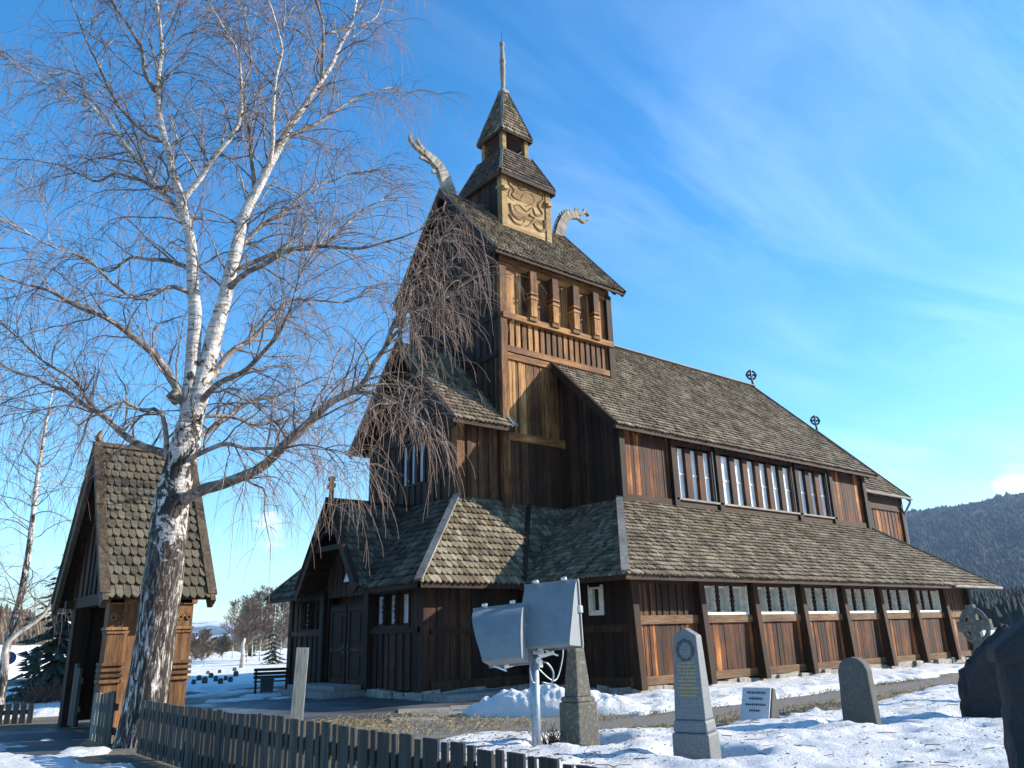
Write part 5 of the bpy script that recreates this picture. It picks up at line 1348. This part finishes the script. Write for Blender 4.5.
# tufts of dead grass along the path edges: uncountable
tf = []; tr2 = []
for k in range(2600):
    q = rng.random()
    if q < .45: x = rng.uniform(-8.9, -5.2); y = rng.uniform(-2.8, 1.0) - .25 * (x + 7)
    elif q < .8: x = rng.uniform(-6, 8); y = -4.9 + rng.normal(0, .28) - .1
    else: x = rng.uniform(-5, 8); y = -3.25 + rng.normal(0, .15)
    a = rng.uniform(0, 6.28); L = rng.uniform(.04, .12)
    tf.append(np.array([(x, y, 0.), (x + math.cos(a) * L * .5, y + math.sin(a) * L * .5, L * .7), (x + math.cos(a) * L * 1.2, y + math.sin(a) * L * 1.2, L * .6)])); tr2.append(np.array([.006, .005, .002]))
V, Fq = tubes_np(tf, tr2, 3); M['straw'] = simple('dead_grass', (.30, .23, .11), .9, 6, .4, 0); tag(mesh_np('dead_grass', V, Fq, 'straw'), 'flattened dead grass beside the church path', 'grass', kind='stuff')
# dry weeds at the foot of the lichened obelisk
wd = empty('dry_weeds', 'tuft of dry brown weeds at the foot of the lichened obelisk', 'weeds', (-7.15, -5.2, 0)); ps, rs = [], []
for k in range(130):
    a = rng.uniform(0, 6.28); q = wander((rng.normal(0, .1), rng.normal(0, .1), 0), (math.cos(a) * .6, math.sin(a) * .6, 1), rng.uniform(.12, .34), 5, wig=1.5, droop=1); ps.append(q); rs.append(np.linspace(.006, .003, 5))
V, Fq = tubes_np(ps, rs, 3); o = mesh_np('stalks', V, Fq, 'brownbush'); o.parent = wd

_g = np.random.default_rng(12); FOOT = []
for (ax, ay), (bx, by), n_ in (((-9.5, -9.), (4, -6.), 34), ((-5., -5.2), (-4.2, -9.5), 10), ((-2, -9.8), (3.5, -5.4), 16), ((-3, -2.8), (9, -2.2), 30), ((-12.2, -2.5), (-11.9, 2.), 10)):
    for k in range(n_):
        f = k / (n_ - 1); ox = .13 * (-1) ** k; FOOT.append((ax + (bx - ax) * f + _g.normal(0, .06) + ox * .5, ay + (by - ay) * f + _g.normal(0, .06) + ox + .35 * math.sin(f * 5), .012 * _g.uniform(.6, 1.5)))
for k in range(60): FOOT.append((_g.uniform(-9, 4), _g.uniform(-10, -5.5), .02 * _g.uniform(.4, 1.6)))
def snow_h(x, y):
    nz = fbm(x * .55, y * .55) - .47; n2 = fbm(x * 2.1 + 9, y * 2.1, 4) - .47; n3 = fbm(x * 5.5, y * 5.5 + 3, 3) - .44
    Yb = np.interp(x, [-11.1, -9, -8, -7.6, -6.8, -5.4, -4.6, -1.6, 2.4, 7, 30], [-7, -4.4, -3.2, -2.9, -3.3, -4.3, -5.1, -5.2, -5.0, -4.9, -4.8])
    s1 = np.minimum(Yb - y, (x + 11.1) * 1.0)
    Yt = np.interp(x, [-3.2, 0, 2, 6.6, 30], [-3.2, -3.5, -3.35, -3.1, -3.0])
    s2 = np.minimum(np.minimum(y - Yt, -.28 - y + 0 * x), (x + 3.2) * .8)
    s3 = np.where(y > 11, np.minimum(y - 12.6 + .25 * (x + 5), 5.) * .6, -1)
    s3 = np.where(x < -8.6, np.minimum((y - 6.6) * .5, (x + 60)), s3)
    s4 = np.minimum(-11.45 - x, 1.2) * .5 + (fbm(x * .8 + 40, y * .8) - .645) * 3.  # thinned: bare asphalt darkens ground where shaded snow would lie
    s4 = np.where(x > -11.4, -1, s4)
    s5 = np.where((x > -7.6) & (x < -3.9) & (y > 7) & (y < 13), (fbm(x * .9 + 3, y * .9 + 8) - .56) * 4, -1)
    s6 = np.where(x > 20.2, 1., -1.); s6 = np.where((y > 15.2), 1., s6)
    t = -.05 + 0 * x
    for s, h, e in ((s1, .13, .9), (s2, .12, .6), (s3, .1, .8), (s4, .06, .5), (s5, .035, .4), (s6, .1, 1.)):
        ss = s + nz * 1.1 + n2 * .5
        t = np.maximum(t, -.05 + (h + .05) * sst(-.08, e, ss))
    cover = sst(-.02, .06, t)
    t = t + cover * (nz * .10 + n2 * .06 + n3 * .05 + (fbm(x * 11, y * 11, 2) - .35) * .022)
    # pits melted around the stones
    for px_, py_, rr, dp in ((-7.05, -5.55, .75, .22), (-6.9, -7.5, .75, .24), (-3.15, -7.4, .65, .16), (-7.79, -5.56, .22, .12), (-.85, -8.42, .9, .1), (-3.3, -5.78, .5, .08)):
        d = np.hypot(x - px_, y - py_); t = t - dp * (1 - sst(rr * .55, rr, d)) + .03 * np.exp(-((d - rr * 1.15) / .18) ** 2) * cover
    for fx_, fy_, fr_ in FOOT:
        d = (x - fx_) ** 2 + (y - fy_) ** 2; t = t - np.where(d < .16, .06 * np.exp(-d / fr_), 0) * cover
    # churned and shovelled heaps
    t = t + .05 * sst(.5, .75, fbm(x * 1.2 + 70, y * 1.2)) * cover
    return t
def grid(x0, x1, y0, y1, st, zoff=0., hole=None):
    xs = np.arange(x0, x1 + st / 2, st); ys = np.arange(y0, y1 + st / 2, st); X, Y = np.meshgrid(xs, ys, indexing='ij')
    Z = snow_h(X, Y) + zoff; nx_, ny_ = X.shape; V = np.stack([X, Y, Z], -1).reshape(-1, 3)
    i, j = np.meshgrid(np.arange(nx_ - 1), np.arange(ny_ - 1), indexing='ij'); a = (i * ny_ + j).ravel(); Fq = np.stack([a, a + ny_, a + ny_ + 1, a + 1], -1)
    zc = Z.reshape(-1)[Fq].max(1); keep = zc > -.03
    cx = V[Fq, 0].mean(1); cy = V[Fq, 1].mean(1)
    keep &= ~((cx > .05) & (cx < 19.4) & (cy > .05) & (cy < 14.2)); keep &= ~((cx > -3.5) & (cx < 1) & (cy > 3.4) & (cy < 11))
    if hole: keep &= ~((cx > hole[0]) & (cx < hole[1]) & (cy > hole[2]) & (cy < hole[3]))
    return V, Fq[keep]
Va, Fa = grid(-16, 14, -14, 13.97, .085)
Vb, Fb = grid(-70, 110, -60, 110, .75, -.02, (-15.6, 13.6, -13.6, 13.6))
o = mesh_np('snow', np.concatenate([Va, Vb]), np.concatenate([Fa, Fb + len(Va)]), 'snow', True); tag(o, kind='structure')
# fallen twigs, birch seed scales and grit lying on the snow: uncountable
N_ = 1500; X = np.concatenate([rng.uniform(-11, 6, N_), rng.normal(-8.5, 1.6, 500)]); Y = np.concatenate([rng.uniform(-11, -2.2, N_), rng.normal(-5.5, 1.4, 500)])
Z = snow_h(X, Y); ok = Z > .03; ps, rs = [], []
for x, y, z in zip(X[ok], Y[ok], Z[ok]):
    a = rng.uniform(0, 6.28); L = rng.uniform(.015, .05) if rng.random() < .75 else rng.uniform(.08, .3); b = a + rng.normal(0, .4)
    ps.append(np.array([(x, y, z + .006), (x + math.cos(a) * L * .5, y + math.sin(a) * L * .5, z + .012), (x + math.cos(b) * L, y + math.sin(b) * L, z + .004)])); rs.append(np.full(3, rng.uniform(.003, .0065)))
V, Fq = tubes_np(ps, rs, 3); tag(mesh_np('fallen_twigs', V, Fq, 'brownbush'), 'bits of twig and bark strewn over the old snow', 'litter', kind='stuff')
# shovelled pile against the corner of the aisle
n = 90; U, W_ = np.meshgrid(np.linspace(-1, 1, n), np.linspace(-1, 1, n), indexing='ij')
rr = np.hypot(U, W_); X = -3.95 + U * 1.75 * .8 - W_ * .45; Y = -1.7 - U * 1.0 + W_ * 1.05
H = .46 * np.clip(1 - rr ** 1.7, 0, 1) ** .8 * (.75 + .6 * (fbm(X * 1.5 + 5, Y * 1.5) )) + (fbm(X * 5, Y * 5) - .45) * .24 * sst(1, .6, rr) + (fbm(X * 14, Y * 14, 2) - .37) * .05 * sst(1, .6, rr) - .12 * sst(.85, 1, rr)
a = (np.arange(n - 1)[:, None] * n + np.arange(n - 1)[None, :]).ravel()
o = mesh_np('snow_pile', np.stack([X, Y, H - .01], -1).reshape(-1, 3), np.stack([a, a + n, a + n + 1, a + 1], -1), 'snow', True); tag(o, 'shovelled heap of lumpy snow at the church corner', 'snow pile')
# snow bank by the road at the far left
n = 60; U, W_ = np.meshgrid(np.linspace(-1, 1, n), np.linspace(-1, 1, n), indexing='ij'); rr = np.hypot(U, W_)
cx, cy = azp(83.6, 52); X = cx + U * 7.5; Y = cy + W_ * 6; H = 1.75 * np.clip(1 - rr ** 2.2, 0, 1) ** .7 * (.8 + .45 * fbm(X * .5, Y * .5)) - .1
a = (np.arange(n - 1)[:, None] * n + np.arange(n - 1)[None, :]).ravel()
o = mesh_np('snow_bank', np.stack([X, Y, H], -1).reshape(-1, 3), np.stack([a, a + n, a + n + 1, a + 1], -1), 'snow', True); tag(o, 'broad bank of ploughed snow by the road at the left edge', 'snow bank')

# ------------------------------------------------------------------ hills and mountains
def hill(name, az0, az1, D0, D1, ridge, mat, na=160, nd=50, amp=.12, seed=0):
    az = np.radians(np.linspace(az0, az1, na))[:, None]; d = np.linspace(0, 1, nd)[None, :]
    D = D0 + (D1 - D0) * d + 0 * az; X = CAM[0] + D * np.cos(az); Y = CAM[1] + D * np.sin(az)
    pr = np.sin(np.clip(d / .62, 0, 1) * np.pi / 2) ** 1.1 * (1 - .5 * np.clip((d - .62) / .38, 0, 1))
    H = ridge(np.degrees(az)) * pr; sc = 6. / D0 * 8
    H = H * (1 + amp * (fbm(X * sc + seed, Y * sc, 5) - .47) * 2 * (1 - np.exp(-((d - .62) / .1) ** 2) * .6)) - 1
    V = np.stack([X, Y, H], -1).reshape(-1, 3); a = (np.arange(na - 1)[:, None] * nd + np.arange(nd - 1)[None, :]).ravel()
    o = mesh_np(name, V, np.stack([a, a + nd, a + nd + 1, a + 1], -1), mat, True); return tag(o, kind='structure'), V.reshape(na, nd, 3)
def hillmat(name, dark, mid, snow_lo, snow_hi, sc):
    m = NT(name); c = m.coord((sc, sc, sc)); n1 = m.noise(c, 1.0, 8, .65); n2 = m.noise(c, 9., 6, .7)
    base = m.ramp(n2, [(.35, dark), (.65, mid)])
    return m.out(m.mix(m.ramp(n1, [(snow_lo, 0.), (snow_hi, 1.)]), base, (.78, .79, .80)), .95)
M['hill_forest'] = hillmat('forested_hillside', (.014, .02, .018), (.035, .042, .034), .74, .78, .006)
M['hill_far'] = hillmat('snowy_hazed_mountain', (.035, .05, .06), (.08, .10, .10), .50, .56, .0035)  # distance blue of haze and shade put into the rock colour
M['hill_brown'] = hillmat('brown_wooded_slope', (.06, .048, .035), (.14, .11, .075), .70, .78, .03)
rd = lambda a: np.interp(a, [-70, -20, 5, 17.8, 21, 24.7, 30, 38, 50], [330, 340, 300, 247, 236, 225, 214, 150, 20])
o, HV = hill('hill', -75, 52, 900, 2900, rd, 'hill_forest', 260, 70, .10, 3)
hill('mountain', 58, 100, 3600, 6000, lambda a: np.interp(a, [58, 66, 68.5, 70.2, 72, 73.5, 76, 84, 100], [20, 62, 78, 108, 104, 70, 66, 110, 160]), 'hill_far', 160, 50, .10, 8)
o, LV = hill('wooded_slope', 78, 118, 110, 300, lambda a: np.interp(a, [78, 80, 82, 90, 118], [3, 7, 9, 12, 16]), 'hill_brown', 90, 40, .15, 12)
# forest on the hill: one mass of conifers (uncountable)
def forest(name, V, count, hmin, hmax, mat, seed, rows=(4, 58), thin=.24, cols=None, clear=0.):
    g = np.random.default_rng(seed); na, nd, _ = V.shape; P = []
    i = g.integers(cols[0], cols[1], count) if cols else g.integers(0, na - 1, count); j = g.integers(rows[0], rows[1], count)
    fi = g.random(count)[:, None]; fj = g.random(count)[:, None]
    P = (V[i, j] * (1 - fi) + V[i + 1, j] * fi) * (1 - fj) + (V[i, j + 1] * (1 - fi) + V[i + 1, j + 1] * fi) * fj
    if clear:
        kp = fbm(P[:, 0] * clear + seed, P[:, 1] * clear, 4) + g.normal(0, .05, count) < .64; P = P[kp]; count = len(P)
    h = hmin + (hmax - hmin) * g.random(count) ** 1.6; k = 5; an = np.arange(k) * 2 * np.pi / k
    ring = P[:, None, :] + np.stack([np.cos(an)[None] * h[:, None] * thin, np.sin(an)[None] * h[:, None] * thin, np.zeros((count, k))], -1)
    top = P + np.stack([0 * h, 0 * h, h], -1); Vv = np.concatenate([ring, top[:, None, :]], 1).reshape(-1, 3)
    b = np.arange(count)[:, None] * (k + 1); q = np.arange(k)[None, :]; T = np.stack([b + q, b + (q + 1) % k, b + k + 0 * q], -1).reshape(-1, 3)
    return mesh_np(name, Vv, T, mat)
M['far_brown'] = simple('far_bare_wood', (.12, .092, .062), .95, .05, .4, 0)
o = forest('hillside_forest', HV, 52000, 3.5, 7.5, 'far_conifer', 1, (1, 52), .5, (150, 259), .0); tag(o, 'dark conifer forest covering the hill behind the church', 'forest', kind='stuff')
o = forest('slope_wood', LV, 4200, 1.0, 2.6, 'far_brown', 2, (2, 34), .4); tag(o, 'brown leafless wood on the low slope at the left', 'forest', kind='stuff')
o, FV = hill('wooded_foothill', -6, 33, 170, 900, lambda a: np.interp(a, [-6, 10, 22, 33], [22, 18, 13, 8]), 'hill_forest', 120, 50, .15, 21)
o = forest('foothill_wood', FV, 9000, 3, 6, 'far_conifer', 9, (1, 40), .4); tag(o, 'dark conifers on the lower slope behind the ringed cross', 'forest', kind='stuff')
x, y = azp(70.5, 130); o, GV = hill('wooded_rise', 67, 80, 100, 200, lambda a: np.interp(a, [67, 70, 74, 80], [2.2, 1.6, 1.4, 1.]), 'hill_brown', 40, 20, .1, 4)
o = forest('valley_wood', GV, 700, .6, 1.5, 'far_brown', 6, (2, 16), .4); tag(o, 'low brown wood across the valley floor between gatehouse and far grove', 'forest', kind='stuff')

# ------------------------------------------------------------------ air
hz = MB(); b = 6900; hz.hexa([(-b, -b, -3), (b, -b, -3), (b, b, -3), (-b, b, -3), (-b, -b, 420), (b, -b, 420), (b, b, 420), (-b, b, 420)])
mt = bpy.data.materials.new('haze'); mt.use_nodes = True; t = mt.node_tree; t.nodes.clear()
pv = t.nodes.new('ShaderNodeVolumePrincipled'); pv.inputs['Color'].default_value = (.45, .68, 1, 1); pv.inputs['Density'].default_value = .00012; pv.inputs['Anisotropy'].default_value = .2
ou = t.nodes.new('ShaderNodeOutputMaterial'); t.links.new(pv.outputs[0], ou.inputs['Volume']); M['haze'] = mt
HAZE = True
if HAZE: tag(hz.build('haze', 'haze'), 'thin blue haze', 'haze', kind='stuff')

# ------------------------------------------------------------------ sky, sun, camera
SUN = Vector((1.55, -1.0, .77)).normalized()
el = math.asin(SUN.z); az_ = math.atan2(SUN.x, SUN.y)
w = NT('World', True); scene.world = w.m
sky = w.n('ShaderNodeTexSky', sky_type='NISHITA'); sky.sun_disc = False; sky.sun_elevation = el; sky.sun_rotation = az_
sky.altitude = 200; sky.air_density = 1.0; sky.dust_density = .25; sky.ozone_density = 1.6
hs = w.n('ShaderNodeHueSaturation', {'Saturation': 1.4, 'Color': sky.outputs[0]})
tc = w.n('ShaderNodeTexCoord'); gen = tc.outputs['Generated']
sep = w.n('ShaderNodeSeparateXYZ', {0: gen})
zz = w.math('MAXIMUM', sep.outputs[2], .04)
px_ = w.math('DIVIDE', sep.outputs[0], zz); py_ = w.math('DIVIDE', sep.outputs[1], zz)
pv_ = w.n('ShaderNodeCombineXYZ', {0: px_, 1: py_, 2: 0.})
mp = w.n('ShaderNodeMapping', {'Vector': pv_.outputs[0], 'Rotation': (0, 0, R(40)), 'Scale': (.6, 2.0, 1)})
ci = w.noise(mp.outputs[0], 1.0, 7, .62, .9)
mp2 = w.n('ShaderNodeMapping', {'Vector': pv_.outputs[0], 'Scale': (.35, .35, 1), 'Location': (3.1, 1.7, 0)})
cm = w.noise(mp2.outputs[0], 1.0, 3, .5)
def dirdot(x, y, z):
    v = Vector((x, y, z)).normalized()
    return w.n('ShaderNodeVectorMath', {0: gen, 1: tuple(v)}, operation='DOT_PRODUCT').outputs['Value']
side = w.n('ShaderNodeMapRange', {'Value': dirdot(.92, .12, .30), 'From Min': .55, 'From Max': 1.0}).outputs[0]     # more cirrus towards the sun side
cf = w.math('MULTIPLY', w.ramp(ci, [(.40, 0.), (.78, 1.)]), w.ramp(cm, [(.32, 0.), (.6, 1.)]))
cf = w.math('MULTIPLY', cf, w.math('MULTIPLY', side, .22))
# a few small low clouds
lowc = w.noise(w.n('ShaderNodeMapping', {'Vector': gen, 'Scale': (14, 14, 46)}).outputs[0], 1.0, 5, .6)
blobs = None
for d, rad in [((0.3812, 0.9152, 0.1304), 1.3), ((0.3843, 0.9165, 0.1108), 1.3), ((0.9422, 0.3078, 0.1326), 1.6), ((0.271, 0.9624, 0.0185), 1.3)]:
    q = w.n('ShaderNodeMapRange', {'Value': dirdot(*d), 'From Min': math.cos(R(rad)), 'From Max': 1.0}).outputs[0]
    blobs = q if blobs is None else w.math('MAXIMUM', blobs, q)
lc = w.math('MULTIPLY', w.ramp(w.math('ADD', w.math('MULTIPLY', lowc, 1.), w.math('MULTIPLY', blobs, .3)), [(.58, 0.), (.9, 1.)]), .5)
lc = w.math('MULTIPLY', lc, w.ramp(blobs, [(0., 0.), (.6, 1.)]))
tint = w.mix(1., hs.outputs[0], (.92, 1.03, 1.06), 'MULTIPLY')
colr = w.mix(cf, tint, (7.5, 8.4, 9.2))
colr = w.mix(lc, colr, (8.6, 8.6, 9.2))
bg = w.n('ShaderNodeBackground', {'Color': colr, 'Strength': .15})
w.n('ShaderNodeOutputWorld', {'Surface': bg.outputs[0]})

sl_ = bpy.data.lights.new('sun', 'SUN'); sl_.energy = 5.0; sl_.angle = R(.53); sl_.color = (1, .91, .78)
so = bpy.data.objects.new('sun', sl_); COL.objects.link(so); so.rotation_euler = SUN.to_track_quat('Z', 'Y').to_euler()

cam = bpy.data.cameras.new('camera'); cam.sensor_fit = 'HORIZONTAL'; cam.sensor_width = 36; cam.lens = 796.3 * 36 / 1024; cam.clip_end = 20000; cam.clip_start = .1
co = bpy.data.objects.new('camera', cam); COL.objects.link(co); co.location = tuple(CAM)
yw, pt_, rl_ = R(50.307), R(17.334), R(1.58)
fwd = Vector((math.cos(yw) * math.cos(pt_), math.sin(yw) * math.cos(pt_), math.sin(pt_))); right = Vector((math.sin(yw), -math.cos(yw), 0)); upv = right.cross(fwd)
Rr_ = right * math.cos(rl_) - upv * math.sin(rl_); Uu = right * math.sin(rl_) + upv * math.cos(rl_)
from mathutils import Matrix
co.rotation_euler = Matrix((Rr_, Uu, -fwd)).transposed().to_euler()
scene.camera = co
scene.view_settings.view_transform = 'Standard'; scene.view_settings.look = 'None'; scene.view_settings.gamma = 1; scene.view_settings.use_curve_mapping = False
scene.view_settings.exposure = 0.95
scene.render.film_transparent = False
